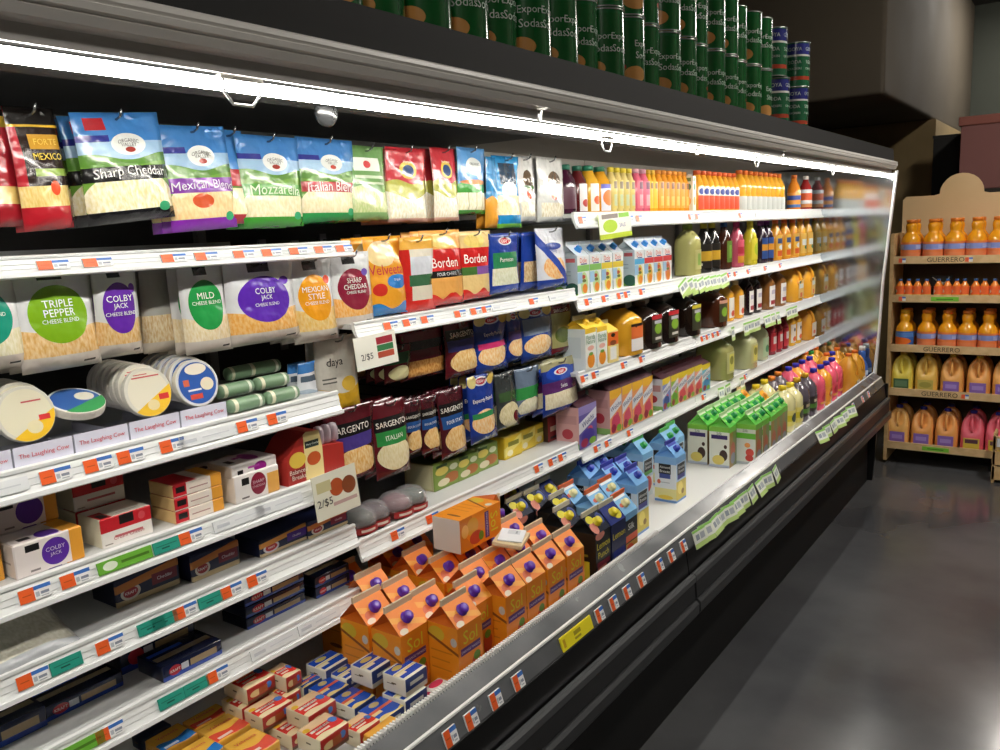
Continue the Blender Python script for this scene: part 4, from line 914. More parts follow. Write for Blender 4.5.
# price cards clipped to rails
def card(name, pts, X, lab, base, lay, texts):
    (xl, yt), (xr, yb) = pts
    A, B = atX(xl, (yt + yb)/2, X), atX(xr, (yt + yb)/2, X); zt = atX((xl + xr)/2, yt, X).z; zb_ = atX((xl + xr)/2, yb, X).z
    w_, h_ = B.y - A.y, zt - zb_
    e = empty(name, (X, (A.y + B.y)/2, zt)); tag(e, lab, 'price card'); e.rotation_euler = (.05, -.06, -.08)
    m = MB(); t = .0008
    me = mesh([(t,-w_/2,-h_),(t,w_/2,-h_),(t,w_/2,0),(t,-w_/2,0),(-t,-w_/2,-h_),(-t,w_/2,-h_),(-t,w_/2,0),(-t,-w_/2,0)], [(0,1,2,3),(7,6,5,4),(0,4,5,1),(1,5,6,2),(2,6,7,3),(3,7,4,0)], P(base, lay, .4), uvs=[[(0,0),(1,0),(1,1),(0,1)]]*2+[[(.02,.02)]*4]*4)
    c = obj('card', me, e)
    obj('lettering', letter((Vector((t, -w_/2, -h_)), Vector((0, w_, 0)), Vector((0, 0, h_)), Vector((1, 0, 0))), [(s, u, v, k*h_, mw*w_, M(cc, .5)) for s, u, v, k, mw, cc in texts]), c)
card('price_card', ((355, 334), (394, 367)), SX + .026, 'white price card with cheese pictures under the upper rail', '#efeee2', (('r', .06, .94, .06, .94, '#f1f0e4'), ('r', .52, .92, .66, .88, '#a83240'), ('r', .52, .92, .45, .64, '#3a7a4a'), ('r', .52, .92, .24, .43, '#b8503a')), (('2/$5', .26, .36, .22, .36, '#2a2a2a'),))
card('price_card', ((313, 470), (355, 515)), SX + .026, 'white price card with round snack pictures on the left shelf end', '#ecebd8', (('e', .52, .62, .16, .2, '#b8542a'), ('e', .80, .58, .16, .2, '#8a4a2a'), ('r', .4, .95, .22, .3, '#c8a8a0'), ('r', .08, .4, .6, .84, '#cfc898')), (('2/$5', .22, .36, .2, .34, '#2a2a2a'),))
card('price_card', ((600, 213), (628, 238)), SX + .026, 'white and lime card hanging over the white cartons', '#f2f4e6', (('e', .34, .5, .22, .26, '#b4d43a'), ('r', .1, .6, .8, .98, '#8a807a'), ('r', .62, .95, .8, .98, '#8cc84a'), ('r', 0, 1, 0, .2, '#c6dc3c')), (('SALE', .72, .5, .16, .3, '#7a6aa8'),))

# ================================================================== wrapped slice packs in the well
def pack(desc, quad, z, h, top, side, end, txt=None, rz=0, name='cheese_slices'):
    """quad: pixel corners of the top (near-left, far-left, far-right, near-right) at height z"""
    Q = [atZ(px, py, z) for px, py in quad]
    c = (Q[0] + Q[1] + Q[2] + Q[3]) / 4
    w_ = (((Q[3] - Q[0]).length + (Q[2] - Q[1]).length) / 2); d = (((Q[1] - Q[0]).length + (Q[2] - Q[3]).length) / 2)
    me = box_mesh(w_, d, h, side, end, top, .004, 2)
    m = MB(); m.box(-.006, .006, -d/2 - .0006, -d/2 + .0002, h*.55, h*.62)
    subs = [('lettering', letter(frame_of('top', w_, d, h), [(txt[0], .48, txt[1], .014, d*.62, M(txt[2], .5))]))] if txt else []
    pr = Proto(name, 'cheese pack', [('pack', me, subs), ('end_seal', m.mesh(M('#6a5c40', .5)), [])])
    place(pr, (c.x, c.y, z - h), desc, rotz=rz)
    return c, w_, d
def zq(ox, oy, s, *pts): return [(ox + x/s, oy + y/s) for x, y in pts]
ENDC = P('#e3d6b4', (('r', .05, .95, .05, .95, '#e8dcbc'),), .3, .1, .3)
REDTOP = P('#d8362f', (('r', 0, 1, .62, 1, '#e9c49a'), ('w', .20, .05, 6, 0, '#f1dcb0'), ('r', .1, .70, .46, .56, '#f0e8dc'), ('r', .15, .6, .3, .38, '#f3d8c8'), ('e', .84, .52, .12, .14, '#3f78c8'), ('e', .12, .72, .1, .1, '#e8b83a')), .22, .25, .4)
REDSIDE = P('#b02c26', (('r', 0, 1, 0, .25, '#6a3a24'), ('e', .3, .5, .2, .2, '#e0c890'), ('e', .75, .6, .1, .2, '#3f78c8'), ('r', .4, .7, .3, .7, '#a8552a')), .3, .2, .3)
BLUTOP = P('#1f4fb8', (('r', .0, 1, .46, .58, '#e0684a'), ('e', .5, .80, .18, .12, '#c8b478'), ('w', .12, .06, 7, 0, '#e6cf86'), ('r', 0, .4, .33, .46, '#e9cf92')), .22, .25, .4)
BLWTOP = P('#efeede', (('r', 0, 1, .55, .9, '#2148b0'), ('e', .4, .74, .2, .12, '#c2b268'), ('r', .05, .95, .12, .42, '#1f4ab4'), ('r', .0, .4, .3, .5, '#e8e2c0'), ('r', 0, 1, .44, .52, '#e0d49a')), .22, .25, .4)
BLSIDE = P('#2c3f78', (('r', 0, 1, .0, .3, '#cfcab8'), ('r', .2, .8, .5, .7, '#d8d8d0')), .3, .2, .3)
WHEND = P('#eeece0', (('r', .2, .5, .5, .54, '#6a6a60'),), .2, .2, .4)
VELR = P('#f2ba4a', (('w', .40, .06, 7, 1, '#e2523c'), ('r', .1, .5, .1, .2, '#f6d8cc'), ('w', .04, .03, 7, 0, '#f0b040')), .22, .2, .4)
VELB = P('#f2ba4a', (('w', .40, .06, 7, 1, '#2f83d6'), ('r', .1, .5, .1, .2, '#d6e4f4'), ('w', .04, .03, 7, 0, '#f0b040')), .22, .2, .4)
VELS = P('#e0a63a', (('r', .1, .9, .3, .6, '#d09030'),), .3, .2, .3)
s7 = 6.815
packs = [
 ('red and cream slice pack on top nearest the shelf', zq(210, 640, s7, (80, 265), (290, 160), (440, 235), (245, 340)), .70, .035, REDTOP, REDSIDE, ENDC),
 ('red and cream slice pack under the top one', zq(210, 640, s7, (66, 400), (270, 300), (410, 360), (210, 470)), .664, .034, REDTOP, REDSIDE, ENDC),
 ('red slice pack beside the blue packs at the back', zq(210, 640, s7, (395, 200), (480, 145), (630, 200), (500, 265)), .70, .035, REDTOP, REDSIDE, ENDC),
 ('red slice pack below the back one', zq(210, 640, s7, (395, 330), (480, 275), (630, 330), (500, 395)), .664, .034, REDTOP, REDSIDE, ENDC),
 ('red slice pack lying flat amid the pile', zq(210, 640, s7, (225, 470), (430, 360), (560, 400), (360, 540)), .664, .034, REDTOP, REDSIDE, ENDC),
 ('red slice pack tilted between the flat ones', zq(210, 640, s7, (420, 590), (560, 440), (690, 560), (560, 660)), .628, .033, REDTOP, REDSIDE, ENDC),
 ('red slice pack leaning on the blue packs', zq(210, 640, s7, (575, 440), (700, 325), (810, 400), (660, 560)), .668, .035, REDTOP, REDSIDE, ENDC),
 ('red slice pack at the front left of the lip', zq(210, 640, s7, (590, 610), (800, 480), (930, 560), (750, 700)), .672, .038, REDTOP, REDSIDE, ENDC),
 ('red slice pack with blue seal right beside the lip', zq(300, 640, s7, (330, 560), (420, 480), (540, 540), (360, 660)), .66, .036, REDTOP, REDSIDE, ENDC),
 ('blue slice pack against the carton row, inner one', zq(300, 640, 6.82, (45, 165), (195, 55), (330, 110), (190, 215)), .668, .035, BLWTOP, BLSIDE, WHEND),
 ('blue slice pack second from the inner end', zq(300, 640, 6.82, (200, 225), (350, 130), (450, 175), (330, 280)), .655, .033, BLWTOP, BLSIDE, WHEND),
 ('blue and salmon slice pack at the inner row end', zq(300, 640, 6.82, (0, 310), (60, 190), (170, 230), (40, 330)), .65, .033, BLUTOP, BLSIDE, WHEND),
 ('blue and salmon slice pack second in its row', zq(300, 640, 6.82, (60, 330), (190, 240), (340, 300), (190, 390)), .65, .033, BLUTOP, BLSIDE, WHEND),
 ('blue and salmon slice pack third in its row', zq(300, 640, 6.82, (215, 405), (350, 310), (520, 370), (370, 470)), .65, .033, BLUTOP, BLSIDE, WHEND),
 ('blue and salmon slice pack beside the white stack', zq(300, 640, 6.82, (390, 490), (540, 375), (730, 445), (550, 545)), .65, .033, BLUTOP, BLSIDE, WHEND),
 ('white-ended blue slice pack on top, inner one', zq(300, 640, 6.82, (335, 180), (490, 65), (650, 90), (530, 215)), .70, .040, BLWTOP, BLSIDE, WHEND),
 ('white-ended blue slice pack on top, outer one', zq(300, 640, 6.82, (545, 240), (680, 130), (860, 150), (765, 260)), .70, .040, BLWTOP, BLSIDE, WHEND),
 ('white-ended blue slice pack below the outer top one', zq(300, 640, 6.82, (545, 380), (680, 270), (860, 290), (765, 410)), .659, .038, BLWTOP, BLSIDE, WHEND),
 ('yellow and blue slice pack by the lowest shelf', zq(120, 660, 7.14, (150, 585), (420, 445), (560, 520), (330, 645)), .640, .030, VELB, VELS, VELS),
 ('yellow and red slice pack by the lowest shelf', zq(120, 660, 7.14, (440, 440), (690, 305), (780, 350), (540, 500)), .640, .030, VELR, VELS, VELS),
 ('yellow and red slice pack in the middle of the yellow ones', zq(120, 660, 7.14, (545, 520), (760, 365), (950, 430), (720, 590)), .640, .030, VELR, VELS, VELS),
 ('yellow and red slice pack beside the red pile', zq(120, 660, 7.14, (740, 620), (940, 470), (1130, 560), (930, 720)), .645, .032, VELR, VELS, VELS),
 ('yellow and blue slice pack at the bottom frame edge', zq(120, 660, 7.14, (400, 660), (590, 540), (740, 600), (560, 760)), .640, .030, VELB, VELS, VELS),
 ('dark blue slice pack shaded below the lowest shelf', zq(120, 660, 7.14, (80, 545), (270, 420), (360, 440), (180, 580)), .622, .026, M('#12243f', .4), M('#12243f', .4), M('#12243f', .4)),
]
for i, (d_, q_, z_, h_, a_, b_, c_) in enumerate(packs): pack(d_, q_, z_, h_, a_, b_, c_, ('Velveeta', .70, '#c8242c') if a_ in (VELR, VELB) else ('Singles', .50, '#8a2a2a') if a_ is REDTOP else None)
# yellow-edged pack standing upright against the lip
A = atZ(385, 745, .61); me = box_mesh(.030, .075, .060, P('#c9cdd0', (('r', .1, .9, .1, .9, '#d6d8d8'),), .1, .3, .5), M('#e8ac44', .35), M('#e8ac44', .35), .003, 2)
place(Proto('cheese_slices', 'cheese pack', [('pack', me, []), ('end_seal', box_mesh(.01, .004, .012, M('#e8e4d8', .4), bev=.0005), [])]), (-1.062, 1.035, DECK + .001), 'yellow-edged slice pack standing upright against the lip')
p = atZ(437, 690, .64); me = box_mesh(.035, .05, .055, P('#e6e0da', (('e', .5, .6, .4, .3, '#e0406a'),), .15, .4, .5), bev=.006, seg=3)
place(Proto('cheese_snack_bag', 'snack bag', [('bag', me, []), ('crimped_top', box_mesh(.012, .045, .008, M('#e8d8da', .3), bev=.001), [])]), (-1.075, 1.215, DECK + .001), 'crumpled pink and white snack bag tucked behind the lip')

# ================================================================== cartons in the well
CW = .0845
ORF = P('#f08a1e', (('w', .22, .08, 7, 1, '#d87a1c'), ('e', .35, .30, .26, .14, '#e0a02c'), ('e', .72, .38, .20, .16, '#c8442a'), ('e', .74, .50, .14, .06, '#5f8a2a'), ('r', .1, .9, .60, .70, '#5a2a78'), ('e', .4, .12, .2, .08, '#f0b45a')), .3)
ORS = P('#ee9422', (('e', .3, .86, .26, .10, '#d8b83a'), ('d', .2, .82, .86, '#8a4a20'), ('r', .1, .8, .62, .64, '#d07a1c'), ('r', .1, .7, .50, .52, '#d07a1c'), ('r', .1, .75, .38, .40, '#d07a1c'), ('e', .55, .16, .25, .03, '#7a3a18'), ('e', .86, .80, .10, .06, '#c8c4c0')), .3)
ORR = P('#f58a2a', (('d', .6, .55, .8, '#f8a840'), ('e', .25, .3, .16, .2, '#e0704a'), ('e', .2, .1, .14, .12, '#e8d8c0')), .5)
FIN = M('#d9c7a8', .5)
MYEL = M('#e8d83a', .5); MPUR = M('#dcd0ea', .5); MWHT = M('#f2f2f0', .5)
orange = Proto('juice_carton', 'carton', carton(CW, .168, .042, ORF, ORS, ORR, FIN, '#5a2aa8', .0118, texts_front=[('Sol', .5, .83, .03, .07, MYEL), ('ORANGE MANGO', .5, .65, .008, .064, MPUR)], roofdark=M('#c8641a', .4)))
ZC = DECK + .190
def put(pr, pxs, desc, where, dz=0, dx=.0211, z=DECK + .0008):
    for px, py in pxs:
        p = atZ(px, py, ZC + dz)
        WELL.append((place(pr, (p.x - dx, p.y, z), desc, where, rotz=random.uniform(-.012, .012)), CW/2 + .001, CW/2 + .001))
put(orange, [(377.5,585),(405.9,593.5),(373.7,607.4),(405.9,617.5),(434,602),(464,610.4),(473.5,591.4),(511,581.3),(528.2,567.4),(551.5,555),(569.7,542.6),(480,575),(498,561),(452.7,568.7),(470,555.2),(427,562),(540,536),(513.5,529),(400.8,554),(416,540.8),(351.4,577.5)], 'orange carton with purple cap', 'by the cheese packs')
for y in (1.645, 1.745):
    for x in (-1.165, -1.255): 
        if not (y > 1.7 and x > -1.26): WELL.append((place(orange, (x, y, DECK + .0008), 'orange carton with purple cap', 'by the cheese packs'), CW/2 + .001, CW/2 + .001))
# carton lying across the tops, and a white packet beside it
ridge = DECK + .168 + .042 + .013
P1, P2 = atZ(424, 548, ridge + .003), atZ(490, 512, ridge + .003)
lay = place(orange, (-1.245, 1.475, ridge + .003 + CW/2), 'orange carton lying on its side across the carton tops', rot=(-math.pi/2, -math.pi/2 * 0, 0))
BLK = '#141518'
LBF = P('#1a1b1f', (('e', .4, .30, .34, .2, '#b06a5a'), ('e', .65, .16, .25, .12, '#e0c83a'), ('r', .08, .92, .42, .50, '#7a2a3a'), ('e', .3, .95, .3, .07, '#d88878')), .3)
LBS = P('#17181b', (('r', .15, .75, .18, .52, '#e6d838'), ('r', .2, .7, .6, .64, '#8a8428')), .3)
lemon = Proto('lemonade_carton', 'carton', carton(CW, .168, .042, LBF, LBS, P('#1c2438', (('e', .2, .3, .2, .3, '#d88a7a'), ('e', .25, .75, .2, .2, '#d8cc40'), ('e', .8, .6, .18, .3, '#3a4a8a')), .25), M('#c8c4b4', .5), '#e3d22e', .0122, texts_front=[('Lemon', .5, .78, .03, .072, MYEL), ('Punch', .5, .62, .02, .06, MYEL)], roofdark=M('#0c0c0e', .4)))
put(lemon, [(520.3,507),(536.7,499.4),(562.6,503.6),(568,516),(596,522),(511,493)], 'black carton with yellow cap', 'behind the orange ones')
lemon2 = Proto('lemonade_carton', 'carton', carton(CW, .168, .042, P('#1d2552', (('e', .5, .25, .36, .2, '#8a5a4a'), ('r', .1, .9, .4, .52, '#2a3a8a')), .3), P('#1b2248', (('r', .2, .7, .2, .5, '#3a4a9a'),), .3), P('#26337a', (('e', .7, .4, .24, .3, '#d8cc40'),), .25), M('#c8c4b4', .5), '#e3d22e', .0122, texts_front=[('Lemon', .5, .78, .03, .072, MYEL)], roofdark=M('#2a3a86', .4)))
put(lemon2, [(612, 512.7), (548, 489)], 'navy carton with yellow cap', 'behind the black ones')
LTF = P('#1b1c20', (('r', 0, 1, .88, 1, '#7ab2e0'), ('r', .08, .92, .62, .86, '#16161a'), ('r', 0, 1, .48, .60, '#e0603a'), ('r', 0, 1, 0, .46, '#c8a04a'), ('e', .4, .3, .3, .14, '#d84a2a'), ('e', .7, .12, .3, .1, '#8a9a3a')), .3)
light = Proto('almond_milk_carton', 'carton', carton(CW, .168, .042, LTF, P('#8ab8e0', (('r', .2, .8, .6, .85, '#17181c'),), .3), P('#86bce8', (('e', .3, .5, .14, .12, '#d86a5a'), ('r', .1, .9, .85, 1, '#e8eef4')), .25), M('#d8683a', .5), '#ece6a8', .0118, texts_front=[('Silk', .5, .75, .02, .06, MWHT)]))
put(light, [(572, 494), (610.6, 488), (598, 498.7), (624, 503.6)], 'light blue carton with pale yellow cap', 'by the black ones')
BLF = P('#b8d0ea', (('r', 0, 1, .86, 1, '#7ab0e2'), ('r', .12, .88, .60, .84, '#15181e'), ('r', .12, .88, .50, .60, '#3a3a8e'), ('r', 0, 1, 0, .46, '#d8c24a'), ('e', .4, .3, .26, .14, '#f0dc6a'), ('e', .65, .2, .14, .06, '#8a6a1a'), ('r', 0, 1, 0, .05, '#6a9ad8')), .3)
BLS = P('#dce4ec', (('w', .9, .0, 1, 0, '#dfe5ea'), ('r', 0, 1, .84, 1, '#8ab8e6'), ('r', .2, .75, .62, .84, '#15181e'), ('r', .22, .73, .52, .62, '#3a4a8e'), ('r', 0, 1, .08, .30, '#e6e09a'), ('r', .1, .7, .42, .44, '#b0b8c0'), ('e', .2, .44, .08, .05, '#d86a4a'), ('e', .5, .1, .34, .05, '#e8cc4a'), ('r', 0, 1, 0, .05, '#6a9ad8')), .3)
blue = Proto('almond_milk_carton', 'carton', carton(CW, .168, .042, BLF, BLS, P('#7eb4ea', (('r', .1, .9, .8, 1, '#4a5ab8'),), .25), M('#3d45a8', .5), '#2b3fae', .0118, texts_front=[('Almond', .5, .76, .012, .055, MWHT), ('Breeze', .5, .67, .012, .055, MWHT)], texts_side=[('Almond', .48, .77, .010, .04, MWHT), ('Breeze', .48, .68, .010, .04, MWHT)]))
put(blue, [(602.7,463),(590,468.5),(625,466),(613,471.7),(636,475.5)], 'blue almond milk carton with blue cap', 'in the near cluster')
put(blue, [(675.5,449)], 'blue almond milk carton standing alone on the white deck', '')
GRF = P('#b8d4e8', (('r', 0, 1, .86, 1, '#7ab8e0'), ('r', .12, .88, .58, .84, '#15181e'), ('r', .1, .9, .50, .58, '#58b048'), ('r', 0, 1, 0, .44, '#d8e0e6'), ('e', .45, .28, .38, .18, '#d8382e')), .3)
greencap = Proto('almond_milk_carton', 'carton', carton(CW, .168, .042, GRF, BLS, P('#84bce6', (), .25), M('#5ab85a', .5), '#22a04a', .0118, texts_front=[('Almond', .5, .76, .012, .055, MWHT), ('Breeze', .5, .67, .012, .055, MWHT)]))
put(greencap, [(641,445.7),(670,436),(674,431.4),(624,443)], 'blue carton with green cap', 'in the well')
GSF = P('#e4e8dc', (('r', 0, 1, .88, 1, '#86cc4a'), ('r', .1, .9, .70, .80, '#3a2a6a'), ('e', .70, .30, .2, .14, '#3a2018'), ('e', .45, .18, .3, .12, '#e0cf6a'), ('r', 0, 1, 0, .06, '#b8c4d8'), ('e', .8, .52, .08, .05, '#3a2018')), .3)
GSF2 = P('#e0e6dc', (('r', 0, 1, .88, 1, '#86cc4a'), ('r', .0, 1, .64, .78, '#6cc43a'), ('e', .72, .3, .2, .1, '#d84a3a'), ('e', .6, .48, .14, .06, '#e89a4a'), ('e', .7, .16, .2, .08, '#c8382e'), ('r', 0, 1, 0, .06, '#b8c4c8')), .3)
GFR = P('#7a8a52', (('r', 0, 1, .86, 1, '#6cc43a'), ('r', 0, .5, 0, .86, '#a0803a'), ('e', .5, .4, .3, .2, '#b85a3a'), ('e', .5, .2, .3, .14, '#8a90a0')), .3)
ROOFG = P('#5cc050', (('d', .5, .6, .8, '#8ad86a'), ('r', .1, .9, .86, 1, '#d8e8c8')), .22)
soyA = Proto('soy_milk_carton', 'carton', carton(CW, .168, .042, GFR, GSF, ROOFG, M('#bfe0a8', .5), '#16904a', .0125, texts_side=[('Silk', .5, .84, .012, .05, M('#6a7a6a', .5))]))
soyB = Proto('soy_milk_carton', 'carton', carton(CW, .168, .042, GFR, GSF2, ROOFG, M('#bfe0a8', .5), '#16904a', .0125, texts_side=[('Silk', .5, .84, .012, .05, M('#6a7a6a', .5))]))
put(soyA, [(728,420.4),(708,417)], 'green carton with dark chocolate print', 'facing the empty deck')
put(soyB, [(753,417),(761.5,412.7),(768.5,410),(774,406),(780,401.5)], 'green carton with red fruit print', 'along the lip')
GRB = P('#d8dcc0', (('r', 0, 1, .86, 1, '#86cc4a'), ('r', .1, .9, .66, .78, '#4a9a4a')), .3)
soyC = Proto('soy_milk_carton', 'carton', carton(CW, .168, .042, GFR, GRB, ROOFG, M('#bfe0a8', .5), '#16904a', .0125))
put(soyC, [(741,411),(747,408.5),(754.5,404),(760,400),(735,415.5),(721,410),(727,406),(735,402),(741,398.7),(714,413)], 'green-topped soy carton', 'in the inner rows')
soyY = Proto('soy_milk_carton', 'carton', carton(CW, .168, .042, P('#e0b040', (('r', 0, 1, .86, 1, '#f0b83a'),), .3), GRB, P('#f0b63a', (), .25), M('#e8d0a0', .5), '#e8982a', .0125))
put(soyY, [(744, 394), (763.6, 396)], 'yellow-topped carton', 'behind the green cartons')
# ------------------------------------------------------------------ jugs and bottles further along the well
JH = .215
def jset(pr, pxs, desc, where, h=JH, dx=.0):
    for px, py in pxs:
        p = atZ(px, py, DECK + h*.97); WELL.append((place(pr, (p.x - dx, p.y, DECK + .0008), desc, where, rotz=random.uniform(-.02, .02)), .0595, .0455))
LBY = P('#e8dc7a', (('r', 0, 1, .3, .7, '#d8c83a'), ('e', .5, .5, .3, .3, '#3a4a3a')), .35)
def pjug(body, cap, lab, W=.088): return Proto('juice_jug', 'jug', bottle(W/2, JH, 'square', M(body, .15, coat=.3), cap, lab, (.14, .48), 20, lrange=(-1.0, 1.0), sx=1.32))
jset(pjug('#e9e2a8', '#f2d62a', LBY), [(790,384),(782.6,387),(764.4,381),(756,386)], 'pale lemonade bottle with yellow cap', 'behind the cartons')
TLB = P('#3a3230', (('r', 0, 1, .2, .5, '#5a8a3a'), ('r', .2, .8, .6, .8, '#c8b89a')), .35)
jset(pjug('#5d5560', '#e8b22a', TLB), [(805,374.4),(797,379)], 'grey tea bottle with yellow cap', 'in the well')
jset(pjug('#6a6068', '#e8862a', TLB), [(778,373),(771.6,377.6)], 'grey tea bottle with orange cap', 'in the well')
PKL = P('#e8586a', (('e', .5, .5, .34, .3, '#c83a4a'), ('r', .1, .9, .05, .2, '#e8b04a')), .35)
jset(pjug('#f0607c', '#2c2fb8', PKL), [(813.6,369.6),(788.6,368),(802,361),(810,357.4),(826.4,362.4),(833,358)], 'pink punch bottle with blue cap', 'in the well')
ORL = P('#f0a03a', (('e', .5, .5, .34, .3, '#d8682a'), ('r', .3, .7, .4, .6, '#f4ecd8')), .35)
jset(pjug('#f4a83a', '#2c2fb8', ORL), [(820.6,366),(795.6,364.4),(842,353)], 'orange drink bottle with blue cap', 'in the well')
jset(pjug('#f2b838', '#1f8a3a', ORL), [(810,351),(827,352)], 'yellow juice bottle with green cap', 'in the well')
BIG = Proto('juice_jug', 'jug', jug(.112, .225, '#d89a34', '#e8762a', P('#e8d8c0', (('e', .5, .5, .3, .3, '#4a6a3a'), ('r', .1, .9, .1, .3, '#d8682a')), .35), 16))
for i in range(2):
    for k in range(3):
        WELL.append((place(BIG, (-1.105 - k * .118, 4.925 + i * .118, DECK + .0008), 'tall amber juice jug with orange cap', 'by the end panel', rotz=random.uniform(-.02, .02)), .058, .058))
BLB = Proto('water_bottle', 'bottle', bottle(.036, .235, 'waist', M('#3a64b8', .15, coat=.4), '#e6e8ea', P('#c8d8ee', (('r', 0, 1, .3, .6, '#24489a'),), .35), (.12, .4), 16))
WELL.append((place(BLB, (-1.085, 5.15, DECK + .0008), 'blue bottle with white cap in the last corner of the well'), .037, .037))
settle()
# paper packet dropped on the carton tops
e = empty('paper_packet', (-1.142, 1.60, DECK + .2285)); e.rotation_euler = (.0, .10, .35); tag(e, 'opened white paper packet lying on the orange carton tops', 'packet')
obj('tan_wrapper', box_mesh(.075, .095, .012, P('#d9c39a', (('r', .1, .9, .3, .7, '#e4d2b0'),), .5), bev=.003, seg=2), e)
o = obj('white_label', box_mesh(.062, .078, .004, P('#eceef2', (('r', .55, .9, .2, .7, '#d2d6dc'), ('r', .62, .84, .3, .38, '#9aa0a8')), .4), bev=.001), e, (0, .004, .0125)); o.rotation_euler = (0, 0, .1)

# ================================================================== long shelves on the far bays
def row(sh, items, X, where):
    """items: (px0, px1, py_top, kind, n, desc)  stretch of n alike containers between two pixel columns"""
    z = ZS[sh] - .003
    for px0, px1, pyt, mk, n, desc in items:
        ya, yb = solveY(px0, X, z), solveY(px1, X, z)
        if ya > YE - .07: continue
        if yb > YE - .02: n = max(1, round(n * (YE - .02 - ya) / (yb - ya))); yb = YE - .02
        zt = atX((px0 + px1)/2, pyt, X).z
        dd = (yb - ya) / n
        pr = mk(dd * .97, max(.05, zt - z))
        for i in range(n):
            place(pr, (X, ya + dd*(i + .5), z), desc, where, rotz=random.uniform(-.05, .05))
def B_(shape, body, cap, lab, lz=(.12, .5), sx=1.0, rng=None, mx=.075, n=14, capk=1.08, caph=.09):
    def mk(d, h):
        R = min(d, mx) / 2
        return Proto('juice_bottle', 'bottle', bottle(R, h, shape, M(body, .15, coat=.35) if isinstance(body, str) else body, cap, lab, lz, n, sx=sx, lrange=rng, caph=caph, capk=capk))
    return mk
def G_(body, cap, lab, labz=(.12, .5), hand=True, mx=.12):
    if not hand: return B_('square', body, cap, lab, labz, 1.25 if mx == .12 else 1.0, (-.62, .62), .13 if mx == .12 else mx, 24)
    def mk(d, h): return Proto('juice_jug', 'jug', jug(min(d, mx), h, M(body, .15, coat=.35) if isinstance(body, str) else body, cap, lab, 18, hand, labz=labz, labw=.30))
    return mk
LB = lambda base, *l: P(base, l, .35)
s1 = [
 (557, 573, 165, B_('slim', '#3a1028', '#1d6a52', LB('#4a1830', ('e', .5, .4, .1, .2, '#e8e0dc')), (.1, .55)), 1, 'dark plum juice bottle with green cap'),
 (573, 583, 166, B_('slim', '#5a1418', '#1d6a52', LB('#e6e2e0', ('e', .5, .3, .3, .14, '#b83a34')), (.05, .62), rng=(-.8, .8)), 1, 'dark red juice bottle with green cap'),
 (583, 594, 166, B_('slim', '#d8a428', '#1d7a5a', LB('#ece6dc', ('e', .5, .4, .3, .16, '#e0602a')), (.05, .62), rng=(-.8, .8)), 1, 'amber juice bottle with green cap and white label'),
 (594, 606, 167, B_('slim', '#d89a1e', '#1d6a52', LB('#dfe0ec', ('r', 0, 1, .84, 1, '#5a5ab8'), ('e', .5, .5, .4, .3, '#e8803a')), (.05, .62), rng=(-.9, .9)), 1, 'amber juice bottle with blue-edged label'),
 (608, 632, 168, B_('slim', '#d8c27a', '#e8d23a', LB('#cdbb62', ('r', .2, .8, .7, .95, '#7a6a4a'), ('r', .2, .8, .1, .5, '#b8c49a')), (.1, .72), rng=(-.9, .9)), 4, 'straw-coloured bottle with yellow cap'),
 (632, 646, 169, B_('slim', '#d8607a', '#d8a0b0', LB('#d86a80', ('r', .2, .8, .7, .95, '#6a2a48'), ('r', .2, .8, .1, .5, '#eaa6b0')), (.1, .72), rng=(-.9, .9)), 2, 'pink juice bottle with pink cap'),
 (646, 655, 170, B_('slim', '#eeb028', '#e8b83a', LB('#f4c838', ('r', .2, .8, .74, .95, '#8a6a2a')), (.1, .72), rng=(-.9, .9)), 2, 'golden juice bottle with yellow cap'),
 (655, 686, 171, B_('slim', '#ee9a22', '#f09a3a', LB('#f2a63a', ('r', .2, .8, .74, .97, '#8a5a2a'), ('r', .2, .8, .1, .45, '#f6c86a')), (.1, .72), rng=(-.9, .9)), 6, 'orange juice bottle with orange cap'),
 (694, 735, 172, B_('slim', '#f0a82a', '#e8622a', LB('#f4ede0', ('r', 0, 1, 0, .62, '#e2502a'), ('e', .3, .8, .24, .14, '#3a4a9a')), (.06, .6), rng=(-1, 1)), 8, 'small orange bottle with red and white label'),
 (736, 780, 172, B_('flask', '#f2b02e', '#e8742a', LB('#c9cdc9', ('e', .5, .2, .3, .1, '#98a8b0')), (.03, .36)), 9, 'curvy yellow bottle with white base label'),
 (787, 800, 175, B_('round', '#f0902a', '#e87a24', LB('#f0a040', ('r', 0, 1, .5, .8, '#2a4aa0'), ('r', 0, 1, 0, .2, '#4a7ac0')), (.08, .5)), 1, 'large orange bottle with blue band near the end panel'),
 (800, 811, 176, B_('round', '#a82a2a', '#e8e0dc', LB('#f0f0f0', ('r', 0, 1, .4, .8, '#e8602a'), ('r', 0, 1, .0, .2, '#e89a5a')), (.08, .6)), 1, 'red bottle with white and orange label by end panel'),
]
row(1, s1, -1.405, 'on the top shelf')
# narrow upright card between the small bottles
z = ZS[1] - .003; y_ = solveY(690, -1.385, z)
pr = Proto('slim_carton', 'carton', [('box', box_mesh(.04, .035, .145, P('#e8e6d0', (('e', .5, .7, .3, .1, '#3a7a4a'), ('e', .5, .3, .3, .12, '#e8a03a'), ('r', .2, .8, .85, .95, '#6a8a4a')), .4), bev=.001), []), ('cap', lathe([(.008, .145), (.008, .152)], 10, M('#e8e6e0', .4)), [])])
place(pr, (-1.385, y_, z), 'slim cream carton with green dot between small bottles')
